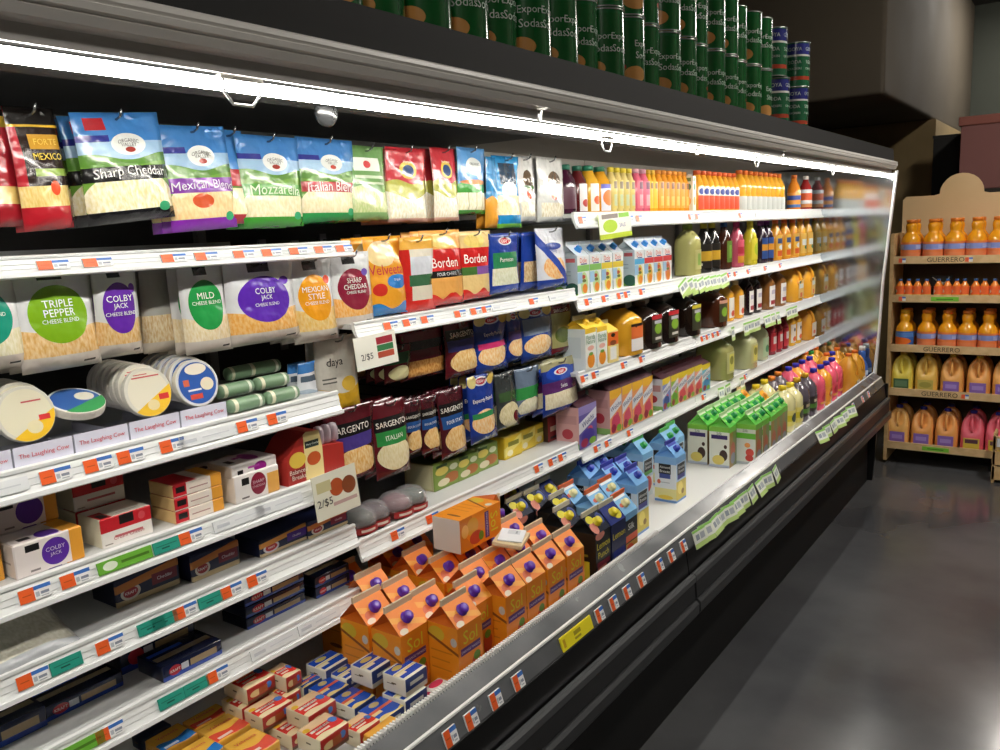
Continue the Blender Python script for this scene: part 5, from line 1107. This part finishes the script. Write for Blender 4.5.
# second shelf: white fruit cartons then bottles
def dole(band, strip, d):
    return Proto('juice_carton', 'carton', carton(.085, .128, .034,
      P('#eef3f4', (('r', 0, 1, .60, .76, band), ('e', .55, .28, .30, .30, strip), ('e', .6, .16, .2, .12, '#f0902e'), ('e', .55, .36, .16, .04, '#6a7a30'), ('e', .5, .46, .16, .05, '#c8502e'), ('r', 0, .4, .3, .58, '#a8d0f0'), ('r', .3, .8, .77, .80, '#4a4a9a')), .3),
      P('#cfdfe8', (('w', .22, .12, 4, 2, '#8ac04a'), ('e', .75, .16, .3, .16, '#3a6a5a'), ('e', .15, .86, .06, .05, '#3a4aa0'), ('r', .5, .9, .84, .94, '#d86a70'), ('r', .1, .7, .6, .62, '#9ab0c0'), ('r', .1, .7, .5, .52, '#9ab0c0')), .3),
      P('#eaf4fa', (), .25), M('#eef4f8', .4), '#2f86d8', .0115, texts_front=[('Dole', .5, .88, .016, d*.8, M('#e0502e', .5))], d=d))
ya, yb = solveY(578, -1.365, ZS[2]), solveY(624, -1.365, ZS[2])
d0 = (yb - ya)/4
cols = [('#8cc86a', '#c8e0a0')]*2 + [('#f2d84a', '#f2e87a')]*2
for i, (b_, s_) in enumerate(cols):
    place(dole(b_, s_, d0*.96), (-1.365 - .043, ya + d0*(i + .5), ZS[2] - .003), ['white carton with green band and green swirl, outer of two', 'white carton with green band next to the yellow-banded', 'white carton with yellow band next to the green-banded', 'white carton with yellow band below the lime card'][i])
ya, yb = solveY(635, -1.365, ZS[2]), solveY(672, -1.365, ZS[2]); d0 = (yb - ya)/4
for i, (b_, s_) in enumerate([('#5ab8e8', '#e8d86a'), ('#e0484a', '#e8c05a'), ('#e0484a', '#e8b05a'), ('#e0484a', '#e88a6a')]):
    place(dole(b_, s_, d0*.96), (-1.365 - .043, ya + d0*(i + .5), ZS[2] - .003), ['white carton with sky blue band', 'white carton with red band beside the blue-banded', 'white carton with red band, middle of three', 'white carton with red band beside the pale jug'][i])
s2 = [
 (677, 698, 224, G_(M('#c3bf78', .15, coat=.35), '#8aa03a', LB('#c8c480', ('r', .3, .8, .2, .8, '#8ab04a')), hand=False, mx=.10), 1, 'pale green juice jug'),
 (699, 716, 223, B_('round', '#22201e', '#c8b83a', LB('#2a2622', ('r', 0, 1, .3, .7, '#e0b23a'), ('r', .2, .8, .1, .2, '#d8d4c8')), (.1, .58)), 2, 'black bottle with gold label'),
 (717, 730, 222, B_('round', '#4a2418', '#2a5a9a', LB('#6a8a3a', ('r', .2, .8, .2, .8, '#8ab84a')), (.15, .6), rng=(-.8, .8)), 1, 'brown juice bottle with green label'),
 (731, 741, 222, B_('round', '#d05a72', '#d83a7a', LB('#e8647a', ('r', 0, 1, .4, .7, '#c83a4a'), ('r', 0, 1, 0, .3, '#e8a03a')), (.1, .6), rng=(-1, 1)), 1, 'pink juice bottle with magenta cap'),
 (742, 757, 221, B_('round', '#e0d038', '#ece03a', LB('#efe24a', ('e', .5, .5, .3, .3, '#c8d83a')), (.12, .6), rng=(-1, 1)), 1, 'bright lemon yellow bottle'),
 (757, 769, 221, B_('round', '#2e1c2e', '#7a2a7a', LB('#3a5aa0', ('r', 0, 1, .4, .7, '#e8a03a')), (.1, .6), rng=(-1, 1)), 2, 'dark purple bottle with orange and blue label'),
 (770, 796, 219, B_('round', '#f2a42e', '#f0702a', LB('#f6c050', ('r', .1, .9, .62, .85, '#4a5a8a'), ('r', .1, .9, .05, .3, '#e8642a'), ('e', .5, .45, .3, .12, '#f0f0ea')), (.08, .62), rng=(-1.1, 1.1)), 3, 'orange juice bottle with slate label band'),
 (796, 822, 217, B_('round', '#f0b23c', '#f0862a', LB('#f2c460', ('r', .1, .9, .4, .7, '#eef0ea'), ('e', .5, .3, .2, .1, '#3a7a4a')), (.08, .6), rng=(-1.1, 1.1)), 5, 'golden juice bottle with pale label'),
]
row(2, s2, -1.405, 'on the second shelf')
s3 = [
 (574, 586, 317, lambda d, h: Proto('juice_carton', 'carton', carton(.085, h*.80, h*.16, P('#eef0ea', (('r', 0, 1, .88, 1, '#f2c83a'), ('e', .5, .22, .34, .18, '#f0962a'), ('e', .5, .38, .2, .04, '#6aa03a'), ('e', .5, .52, .3, .06, '#e8b0a0')), .3), P('#dfe8e8', (('r', .1, .8, .3, .8, '#cfdce0'),), .3), P('#f2d04a', (), .25), M('#f0e2b0', .5), '#f2c22a', .010, texts_front=[('Florida', .5, .78, .016, d*.8, M('#2a7a3a', .5)), ('Natural', .5, .68, .016, d*.8, M('#2a7a3a', .5))], d=d)), 1, 'white orange juice carton with yellow top, outer one'),
 (586, 597, 316, lambda d, h: Proto('juice_carton', 'carton', carton(.085, h*.80, h*.16, P('#eef0ea', (('r', 0, 1, .88, 1, '#f2c83a'), ('e', .5, .22, .34, .18, '#f0962a'), ('e', .5, .38, .2, .04, '#6aa03a'), ('e', .5, .52, .3, .06, '#e8b0a0')), .3), P('#dfe8e8', (), .3), P('#f2d04a', (), .25), M('#f0e2b0', .5), '#f2c22a', .010, texts_front=[('Florida', .5, .78, .016, d*.8, M('#2a7a3a', .5)), ('Natural', .5, .68, .016, d*.8, M('#2a7a3a', .5))], d=d)), 1, 'white orange juice carton with yellow top, next one'),
 (598, 608, 322, lambda d, h: Proto('juice_carton', 'carton', carton(.085, h*.80, h*.16, P('#f2dc8a', (('r', 0, 1, .55, .95, '#e8702a'), ('e', .5, .86, .2, .06, '#2a2018'), ('r', .2, .8, .1, .5, '#ecebe6'), ('e', .5, .62, .3, .08, '#8a4a2a')), .3), M('#efcf5a', .3), M('#f2d65a', .3), M('#efe2b0', .5), None, d=d)), 1, 'yellow and orange juice carton'),
]
row(3, s3, -1.385, 'on the third shelf')
YJ = LB('#e8743a', ('r', 0, 1, .9, 1, '#1d1a18'), ('r', 0, 1, 0, .45, '#ece8e4'), ('e', .3, .96, .1, .1, '#3a2018'))
TEA = LB('#3a3a2e', ('r', 0, 1, .85, 1, '#c8303a'), ('e', .5, .5, .34, .2, '#8ab83a'), ('r', .15, .85, .68, .80, '#c8c8d0'), ('r', .2, .8, .1, .2, '#d8d4cc'))
TEA2 = LB('#3f4030', ('r', 0, 1, .86, 1, '#d8c83a'), ('e', .5, .5, .34, .2, '#8ab83a'), ('r', .15, .85, .68, .80, '#b8b8c0'))
CH = LB('#eeeae6', ('r', .1, .9, .1, .3, '#a02a34'), ('r', .15, .85, .6, .8, '#b8b0c0'))
s3b = [
 (609, 629, 303, G_('#e2a830', '#2a2018', YJ, (.10, .62), False), 1, 'yellow juice jug with orange label'),
 (630, 648, 301, G_('#241814', '#3a2a24', TEA, (.14, .72), False), 1, 'dark brown tea jug with red-topped label, front'),
 (648, 665, 297, G_('#241814', '#3a2a24', TEA, (.14, .72), False), 1, 'dark brown tea jug with red-topped label, next'),
 (667, 692, 292, G_('#22160f', '#3a2a24', TEA2, (.14, .72), False), 1, 'dark tea jug with yellow-topped label'),
 (694, 720, 286, G_('#4a2414', '#3a2a24', LB('#4a4a34', ('r', 0, 1, .85, 1, '#d8a08a'), ('e', .5, .45, .34, .22, '#8ab83a')), (.14, .66), False), 1, 'reddish brown tea jug'),
 (720, 740, 282, B_('square', '#ecaa32', '#f0d8a0', LB('#ece6da', ('e', .5, .2, .3, .16, '#e0502a')), (.1, .62), rng=(-.8, .8)), 2, 'orange juice bottle with white label'),
 (741, 757, 275, B_('square', '#221418', '#2a1a20', CH, (.08, .62), rng=(-.8, .8)), 2, 'dark cherry juice bottle'),
 (758, 781, 270, B_('square', '#8a5a2c', '#7a4a24', CH, (.08, .62), rng=(-.8, .8), mx=.1), 2, 'brown apple juice bottle'),
 (782, 812, 262, G_('#eeac38', '#e8862a', LB('#f0c878', ('r', .1, .9, .55, .8, '#e8ece6'), ('e', .3, .9, .16, .08, '#2a4a3a'), ('r', .3, .7, .05, .3, '#e0602a')), (.1, .56), True, .14), 3, 'large orange juice jug'),
 (808, 815, 259, B_('square', '#eeb440', '#e8862a', LB('#eaeae2', ('e', .5, .5, .3, .3, '#3a4a8a')), (.1, .5), rng=(-.8, .8)), 1, 'orange bottle beside the end panel'),
]
row(3, s3b, -1.415, 'on the third shelf')
def welch(c1, c2, c3, sd='#d8a8a8'):
    def mk(d, h):
        return Proto('juice_carton', 'carton', carton(.085, h*.84, h*.13, P(c1, (('r', 0, 1, .80, 1, c3), ('d', -.25, .36, .62, '#eceaf0'), ('e', .62, .40, .14, .07, '#e05a7a'), ('e', .5, .26, .36, .16, c2), ('e', .3, .12, .2, .1, '#a82a4a'), ('e', .75, .1, .2, .08, '#8ab83a')), .3),
            P(sd, (('r', 0, 1, .0, .14, '#8ab86a'), ('e', .5, .36, .24, .12, '#b83a4a'), ('r', .1, .9, .6, .8, '#c89898')), .35), M('#4a2430', .4), M('#6a2a3a', .5), None, d=d, texts_front=[('Welchs', .5, .615, .020, d*.9, M('#26357e', .5), .25)]))
    return mk
s4 = [
 (567, 587, 395, welch('#6a5aa8', '#4a3a9a', '#9a8ac8'), 1, 'lilac and blue fruit punch carton'),
 (600, 643, 374, welch('#f0a06a', '#d84a6a', '#f2b83a'), 4, 'pink and orange fruit punch carton'),
 (652, 661, 371, welch('#8a98d8', '#3a4a9a', '#f2d23a', '#dfe0e6'), 1, 'blue and yellow fruit carton, first of the mixed row'),
 (661, 669, 368, welch('#9ac04a', '#6aa03a', '#f2d23a'), 1, 'green and yellow fruit carton in the mixed row'),
 (669, 693, 362, welch('#f0a08a', '#e04a5a', '#f2d23a'), 3, 'coral and yellow fruit carton'),
 (693, 701, 358, welch('#6ab8d8', '#4a90c8', '#f2d23a'), 1, 'aqua and yellow fruit carton'),
]
row(4, s4, -1.385, 'on the fourth shelf')
LEM = LB('#c8c48a', ('r', .2, .8, .1, .9, '#e0d86a'), ('e', .5, .6, .25, .2, '#8a8a3a'))
s4b = [
 (703, 726, 334, G_('#a9a668', '#b8b060', LEM, (.15, .62), False), 1, 'pale lemonade jug with shade in its colour'),  # darker copy of the next jug: shelf shade mixed into body and cap colours
 (728, 750, 328, G_('#c3c596', '#c8c060', LEM, (.15, .62), False), 1, 'pale lemonade jug'),
 (751, 764, 322, B_('square', '#c8cca8', '#d0c860', LB('#b8d0a8', ('e', .5, .4, .3, .2, '#3a8a5a')), (.1, .6), rng=(-.8, .8), mx=.1), 1, 'pale green lemonade bottle'),
 (765, 784, 317, B_('square', '#8a2430', '#6a1a24', LB('#c83a44', ('r', .2, .8, .4, .8, '#ece4e0')), (.1, .62), rng=(-.9, .9)), 3, 'red cranberry bottle'),
 (785, 797, 310, B_('square', '#e8b03a', '#e8962a', LB('#efe8da', ('e', .5, .2, .3, .14, '#e0602a'), ('e', .5, .7, .2, .1, '#2a3a2a')), (.1, .62), rng=(-.9, .9)), 2, 'golden juice bottle with white label'),
 (798, 813, 304, G_('#d89a38', '#e8862a', LB('#e8dcc8', ('e', .5, .3, .3, .14, '#d8602a')), (.12, .5), True, .14), 1, 'amber juice jug'),
]
row(4, s4b, -1.415, 'on the fourth shelf')

# ================================================================== cracker tins on the canopy
TZ = 1.9312
def tin(kind):
    R_, h = .0555, .176
    if kind == 'export':
        mt = P('#0a5624', (('e', .25, .20, .10, .11, '#c08a4a'), ('e', .75, .20, .10, .11, '#c08a4a'), ('e', .12, .30, .05, .05, '#b83a2a'), ('e', .62, .30, .05, .05, '#b83a2a'), ('r', 0, 1, .93, 1, '#0c5a2a'), ('r', 0, 1, 0, .05, '#0c5a2a')), .18, coat=.6)
    else:
        mt = P('#1c5a3a', (('r', 0, 1, .72, .96, '#2a2f78'), ('r', 0, 1, .16, .24, '#a8402a'), ('r', 0, 1, .68, .72, '#d8d8d0')), .18, coat=.6)
    body = lathe([(R_, 0), (R_, h)], 24, mt, close=False)
    subs = []
    def wrap(s, ang, zc, hh, mw, mat):
        tv, tf, tw = TXT[s]; sc = min(hh, mw/tw)
        return [((R_+.0006)*math.cos(ang + x*sc/R_), (R_+.0006)*math.sin(ang + x*sc/R_), zc + y*sc) for x, y in tv], tf
    for ang in (-1.1, -.1, 1.2, 3.0) if kind == 'export' else (-1.0, .3, 2.0):
        for s, zc, hh, mw in ((('Export', .108, .022, .06), ('Sodas', .082, .022, .055)) if kind == 'export' else (('GOYA', .148, .024, .055), ('SODA', .098, .016, .05), ('CRACKERS', .072, .016, .055))):
            v_, f_ = wrap(s, ang, zc, hh, mw, None); subs.append(('lettering', mesh(v_, f_, M('#b8c4ba', .4))))
    rim = MB(); 
    for z in (.002, h - .002): rim.tube([(R_*math.cos(a*math.pi/12), R_*math.sin(a*math.pi/12), z) for a in range(24)], .002, 6, closed=True)
    lidm = lathe([(R_*.96, h - .006), (R_*.96, h - .004), (R_*.3, h - .003)], 24, M('#a8acaa', .25, .8))
    m2 = MB(); m2.tube([((R_+.0005)*math.cos(a*math.pi/12), (R_+.0005)*math.sin(a*math.pi/12), h - .002) for a in range(24)], .0022, 6, closed=True)
    m3 = MB(); m3.tube([((R_+.0005)*math.cos(a*math.pi/12), (R_+.0005)*math.sin(a*math.pi/12), .0025) for a in range(24)], .0022, 6, closed=True)
    sil = M('#b4c0b6', .2, .7)
    return Proto('cracker_tin', 'cracker tin', [('tin_body', body, subs), ('lid', lidm, []), ('top_rim', m2.mesh(sil, True), []), ('bottom_rim', m3.mesh(sil, True), [])])
EXP, GOY = tin('export'), tin('goya')
pitch = .1165; ty = 1.02
k = 0
while ty < 3.13:
    xx = -1.045 - (.012 if k % 3 == 1 else 0)
    g = k >= 99
    for lev in (0, 1):
        o = place(EXP, (xx, ty, TZ + lev*.1775), 'green cracker tin', ('on the canopy' if lev == 0 else 'atop another tin'), 'green cracker tins on the canopy', rotz=random.choice([.2, 0, .35, .1, 1.1, -.4]))
    ty += pitch; k += 1
for i, (x, y, lev) in enumerate([(-1.045, 3.33, 0), (-1.05, 3.31, 1), (-1.055, 3.62, 0), (-1.16, 3.56, 0), (-1.06, 3.65, 1)]):
    place(GOY, (x, y, TZ + lev*.1775), ['blue-labelled cracker tin, lower one next to green tins', 'blue-labelled cracker tin, upper one next to green tins', 'blue-labelled cracker tin at the far lower corner', 'blue-labelled cracker tin behind the far lower one', 'blue-labelled cracker tin at the far upper corner'][i], '', None, rotz=[-.26, -.2, -.3, -.1, -.32][i])
place(EXP, (-1.155, 3.56, TZ + .1775), 'green cracker tin set back between two blue-labelled tins', '', None, rotz=.5)
# bits left on the canopy end
for i, (x, y, c, lab) in enumerate([(-1.02, 4.55, '#d8d4c4', 'white paper slip lying on the canopy beside the tins'), (-1.04, 4.82, '#cfc9b8', 'cream paper slip further along the canopy'), (-1.08, 5.03, '#22211f', 'small black box at the far canopy end')]):
    pr = Proto('paper_slip' if i < 2 else 'small_box', 'paper' if i < 2 else 'box', [('sheet', box_mesh(.05, .08, .012 if i < 2 else .03, M(c, .6), bev=.001), []), ('printed_edge', box_mesh(.052, .02, .0125 if i < 2 else .031, M('#3a3a4a', .6), bev=.001), [])])
    place(pr, (x, y, TZ), lab, rotz=.2*i)

# ================================================================== wooden rack at the far end
RY = 5.65
WOOD = noisy('pine', '#c9a470', '#d9b985', 3, (.45, .6), .03, stretch=(1, 6, 8))
WOODP = noisy('ply', '#d6b888', '#dfc398', 2, (.55, .7), .02)
RX0 = atY(888, 330, RY).x; RX1 = RX0 + .86
rack = empty('wooden_display_rack', ((RX0 + RX1)/2, RY + .15, 0)); tag(rack, 'pale wooden display rack of juice with rounded header board', 'display rack')
ro = -Vector(rack.location)
def rp(name, mb, mat=WOOD, par=None): return obj(name, mb.mesh(mat) if isinstance(mb, MB) else mb, par or rack, ro if par is None else None)
sz = [atY(893.5, 256.5, RY).z, atY(892.4, 294.5, RY).z, atY(890.3, 343.7, RY).z, atY(886, 387, RY).z, atY(885, 440, RY).z]
ptop = atY(889, 234, RY).z
for x in (RX0, RX1 - .02):
    m = MB(); m.box(x, x + .02, RY - .012, RY + .02, .02, ptop); m.box(x, x + .02, RY + .02, RY + .32, .02, ptop + .0); rp('side_panel', m)
m = MB(); m.box(RX0 + .02, RX1 - .02, RY + .32, RY + .335, .05, ptop); rp('back_board', m, M('#5a4630', .7))
TG = P('#f0f0ee', (('r', 0, .5, 0, 1, '#f0643a'), ('r', .5, 1, .6, 1, '#4a74c8')), .4)
GT = P('#7cc83a', (('r', .2, .8, .35, .6, '#3a7a20'),), .4)
for i, z in enumerate(sz):
    m = MB(); m.box(RX0 + .021, RX1 - .021, RY + .0, RY + .318, z - .034, z - .02); rp('shelf_board', m)
    m = MB(); m.box(RX0 + .0205, RX1 - .0205, RY - .014, RY + .0, z - .046, z); lipb = rp('shelf_lip', m, noisy('lip_pine', '#cfae7c', '#dfc090', 3, (.45, .6), .02, stretch=(6, 1, 8)))
    fr = (Vector((RX0 + .02, RY - .0145, z - .046)), Vector((RX1 - RX0 - .04, 0, 0)), Vector((0, 0, .046)), Vector((0, -1, 0)))
    if i in (0, 2, 3): obj('lettering', letter(fr, [('GUERRERO', .35, .5, .028, .2, M('#4a3a26', .6))]), lipb)
    for u, mt, nm in {0: [(.06, TG, 'price_tag'), (.50, TG, 'price_tag')], 1: [(.07, TG, 'price_tag'), (.36, GT, 'green_tag')], 3: [(.52, TG, 'price_tag')], 4: [(.34, GT, 'green_tag')]}.get(i, []):
        ww = .04 if nm == 'price_tag' else .15; x = RX0 + .02 + u*(RX1 - RX0 - .04)
        if i == 1 and nm == 'green_tag': x = atY(945, 300, RY).x
        yy = RY - .0146
        obj(nm, mesh([(x - ww/2, yy, z - .038), (x + ww/2, yy, z - .038), (x + ww/2, yy, z - .012), (x - ww/2, yy, z - .012), (x - ww/2, yy + .002, z - .038), (x + ww/2, yy + .002, z - .038), (x + ww/2, yy + .002, z - .012), (x - ww/2, yy + .002, z - .012)], [(0,1,2,3),(7,6,5,4),(0,4,5,1),(1,5,6,2),(2,6,7,3),(3,7,4,0)], mt, uvs=[[(0,0),(1,0),(1,1),(0,1)]] + [[(.6,.2)]*4]*5), lipb)
# header board with a half-round bump
hz0, hz1 = sz[0] + .0, atY(905, 197, RY + .3).z
YH = RY + .31
xc = atY(962, 185, YH).x; rr = atY(984, 195, YH).x - xc; hl = atY(903, 200, YH).x; ztop2 = atY(958, 173, YH).z
pts = [(hl, hz0 + .02)]; 
pts += [(hl, hz1 - .02), (hl + .02, hz1)]
pts += [(xc - rr - .03, hz1)]
for a in range(0, 13):
    t = math.pi - a*math.pi/12; pts.append((xc + rr*math.cos(t), hz1 + .008 + (ztop2 - hz1 - .008)*math.sin(t)))
pts += [(xc + rr + .03, hz1), (RX1 - .02, hz1), (RX1, hz1 - .02), (RX1, hz0 + .02)]
n = len(pts)
vs = [(x, YH, z) for x, z in pts] + [(x, YH + .018, z) for x, z in pts]
m = MB(); m.add(vs, [tuple(range(n)), tuple(range(2*n - 1, n - 1, -1))] + [(i, n + i, n + (i + 1) % n, (i + 1) % n) for i in range(n)]); rp('header_board', m, WOODP)
# drinks on the rack
TMP = LB('#e8824a', ('r', 0, 1, .5, .86, '#8a9ad8'), ('r', .1, .9, .55, .8, '#a8b4e2'), ('r', 0, 1, 0, .3, '#e88a5a'))
TMB = LB('#3a6ab8', ('r', 0, 1, .6, .9, '#5a8ad0'), ('e', .6, .3, .3, .3, '#e8722a'))
def rackrow(i, centers, pytop, mk, desc, where, rows=2, dy=.125, y0=.068, rz=-math.pi/2):
    z = sz[i] - .0195
    X = [atY(px, 300, RY + y0).x for px in centers]
    dd = abs(X[1] - X[0]) if len(X) > 1 else .11
    h = atY(centers[0], pytop, RY + y0).z - z
    pr = mk(dd*(1.12 if i == 1 else .93), h)
    for r in range(rows):
        for x in X: 
            place(pr, (x, RY + y0 + r*dy, z), desc, where if r == 0 else where + ' behind', None, rotz=rz)
    return pr
W = B_('waist', M('#f4a51e', .2, coat=.4), '#e8822a', TMP, (.05, .42), mx=.13, n=18, capk=1.12, caph=.07)
def fixlab():  # rack rows run along X, so count them along X
    pass
RACK_REG = len(REG)
rackrow(0, [909, 931, 952.5, 974, 995, 1016], 219, W, 'orange waisted juice bottle', 'on the rack top')
rackrow(1, [900, 908, 917, 926, 938, 947, 956, 964, 975, 984, 994, 1003], 279, B_('round', M('#f08a32', .2, coat=.4), '#3a6ab0', LB('#f0703a', ('e', .6, .5, .3, .3, '#e8e0d0'), ('r', 0, 1, 0, .2, '#e8b84a')), (.08, .62), mx=.07, n=12), 'small orange bottle with blue cap', 'on the rack', rows=1, y0=.04)
rackrow(2, [928, 949, 969, 990, 1011], 309, W, 'orange waisted juice bottle', 'on the rack middle')
rackrow(2, [906, 885.0], 309, B_('waist', M('#f0a81e', .2, coat=.4), '#d8a020', TMB, (.05, .42), mx=.13, n=18, capk=1.12, caph=.07), 'golden waisted bottle with blue label', 'on the rack middle') if False else None
z = sz[2] - .0195; px = atY(906, 300, RY + .055).x
place(W(.105, atY(906, 309, RY + .055).z - z), (px, RY + .155, z), 'orange waisted juice bottle', 'on the rack middle behind', rotz=0)
place(B_('waist', M('#f0a81e', .2, coat=.4), '#d8a020', TMB, (.05, .42), mx=.13, n=18, capk=1.12, caph=.07)(.105, atY(906, 309, RY + .055).z - z), (px, RY + .055, z), 'golden waisted bottle with blue label', 'at the rack edge', rotz=0)
JL1 = LB('#4a6a4a', ('r', .1, .9, .2, .8, '#6a8a6a')); JL2 = LB('#c8b860', ('e', .5, .5, .4, .3, '#a8a050')); JL3 = LB('#8a6ac0', ('r', .15, .85, .3, .7, '#a890d8')); JL4 = LB('#d8c04a', ('r', .1, .9, .5, .9, '#5a3a4a'))
def jrow(i, pxs, bodies, labs, cap, pytop, descs, y0=.085):
    z = sz[i] - .0195; h = atY(pxs[0], pytop, RY + y0).z - z
    dd = atY(pxs[1], 300, RY + y0).x - atY(pxs[0], 300, RY + y0).x
    for k, px in enumerate(pxs):
        pr = Proto('juice_jug', 'jug', jug(dd*.92, h, M(bodies[k], .3, coat=.15), cap, labs[k], 20, labz=(.06, .32)))
        x = atY(px, 300, RY + y0).x
        place(pr, (x, RY + y0, z), descs[k], rotz=-math.pi/2)
        place(pr, (x, RY + y0 + .150, z), descs[k] + ', one behind', rotz=-math.pi/2)
jrow(3, [906, 930.5, 956.5, 983.5, 1010], ['#ecd85a', '#f0c460', '#f2b060', '#f2ac5c', '#f2b060'], [JL1, JL2, JL3, JL3, JL3], '#e0b83a', 352, ['yellow juice jug with green label on fourth rack shelf', 'golden juice jug with pale label on fourth rack shelf', 'orange juice jug with lilac label beside the golden jug', 'orange juice jug with lilac label, last in view of shelf four', 'orange juice jug cut by the frame edge on shelf four'])
jrow(4, [904, 928.5, 953.5, 980, 1006], ['#f0b868', '#f2a85c', '#f2a85c', '#ec6a7c', '#ec6a7c'], [JL3, JL3, JL3, JL4, JL4], '#2a2a90', 405, ['amber jug with blue cap at the lowest rack corner', 'orange jug with blue cap, second on the lowest rack shelf', 'orange jug with blue cap beside the pink jug', 'pink jug with yellow label on the lowest rack shelf', 'pink jug cut by the frame edge on the lowest rack shelf'])
# relabel rack bottles left to right along the shelf (x runs along the rack)
from collections import defaultdict as _dd
_g = _dd(list)
for o, d, w_ in REG[RACK_REG:]:
    _g[(d, w_)].append(o)
REG[RACK_REG:] = []
for (d, w_), os_ in _g.items():
    os_.sort(key=lambda o: o.location.x)
    for i, o in enumerate(os_):
        o['label'] = (d + ' ' + w_).strip() + (', %s from left' % ORD[i] if len(os_) > 1 else '')
        if len(os_) > 1: o['group'] = (d + 's ' + w_).replace(' behind', '').strip()
# sign leaning behind the small bottles, crate at the frame edge, carton and cabinet behind the rack
z = sz[1] - .0195; x = atY(942, 270, RY + .16).x
e = empty('leaning_sign', (x, RY + .16, z)); tag(e, 'dark sign with white swoosh behind the small rack bottles', 'sign')
m = MB(); m.box(-.06, .06, 0, .004, 0, .125); obj('panel', m.mesh(M('#1c1a1a', .5)), e)
m = MB(); m.tube([(-.05, -.003, .115), (-.02, -.003, .09), (.015, -.003, .075), (.03, -.003, .09), (.045, -.003, .118)], [.002, .005, .008, .006, .002], 8); obj('swoosh', m.mesh(M('#e4e2da', .4), True), e)
cx = atY(993, 460, RY - .1).x
e = empty('wooden_crate', (cx + .12, RY - .12, 0)); tag(e, 'wooden crate edge beside the rack at the frame edge', 'crate')
for k in range(3):
    m = MB(); m.box(-.12, .12, -.06, -.048, .02 + k*.09, .10 + k*.09); obj('slat', m.mesh(WOOD), e)
for s in (-.118, .105):
    m = MB(); m.box(s, s + .013, -.06, .06, 0, .30); obj('post', m.mesh(WOOD), e)
m = MB(); m.box(-.10, -.02, -.0625, -.0605, .22, .27); obj('label_slip', m.mesh(M('#d8dce2', .5)), e)
bx = atY(960, 150, 6.6); b0 = atY(960, 190, 6.6).z; b1 = atY(960, 118, 6.6).z
e = empty('storage_cabinet', (bx.x + .35, 6.85, 0)); tag(e, 'dark cabinet standing behind the wooden rack', 'cabinet')
m = MB(); m.box(-.36, .5, -.25, .25, 0, b0 - .02); obj('carcass', m.mesh(M('#2a2622', .6)), e)
m = MB(); m.box(-.34, .06, -.262, -.252, .1, b0 - .06); obj('door', m.mesh(M('#332d27', .5)), e)
m = MB(); m.box(-.40, .54, -.27, .27, b0 - .019, b0 - .001); obj('worktop', m.mesh(M('#332d27', .5)), e)
e = empty('cardboard_box', (bx.x + .30, 6.85, b0)); tag(e, 'dull pink cardboard box on top behind the rack', 'box')
obj('box_body', box_mesh(.5, .60, b1 - b0 - .05, M('#8a5a56', .7), bev=.004), e).rotation_euler = (0, 0, math.pi/2)
o = obj('box_lid', box_mesh(.52, .63, .06, M('#95584c', .7), bev=.004), e, (0, 0, b1 - b0 - .055)); o.rotation_euler = (0, 0, math.pi/2)
v = atY(947, 160, 7.2); zt = atY(947, 138, 7.2).z
e = empty('dark_post_unit', (v.x, 7.2, 0)); tag(e, 'tall black cabinet end in the gap behind the rack', 'cabinet')
m = MB(); m.box(-.09, .09, -.05, .05, 0, zt); obj('panel', m.mesh(M('#12110f', .6)), e)
m = MB(); m.box(-.095, .095, -.055, .055, zt, zt + .02); obj('cap_board', m.mesh(M('#1a1815', .6)), e)

finish_labels()
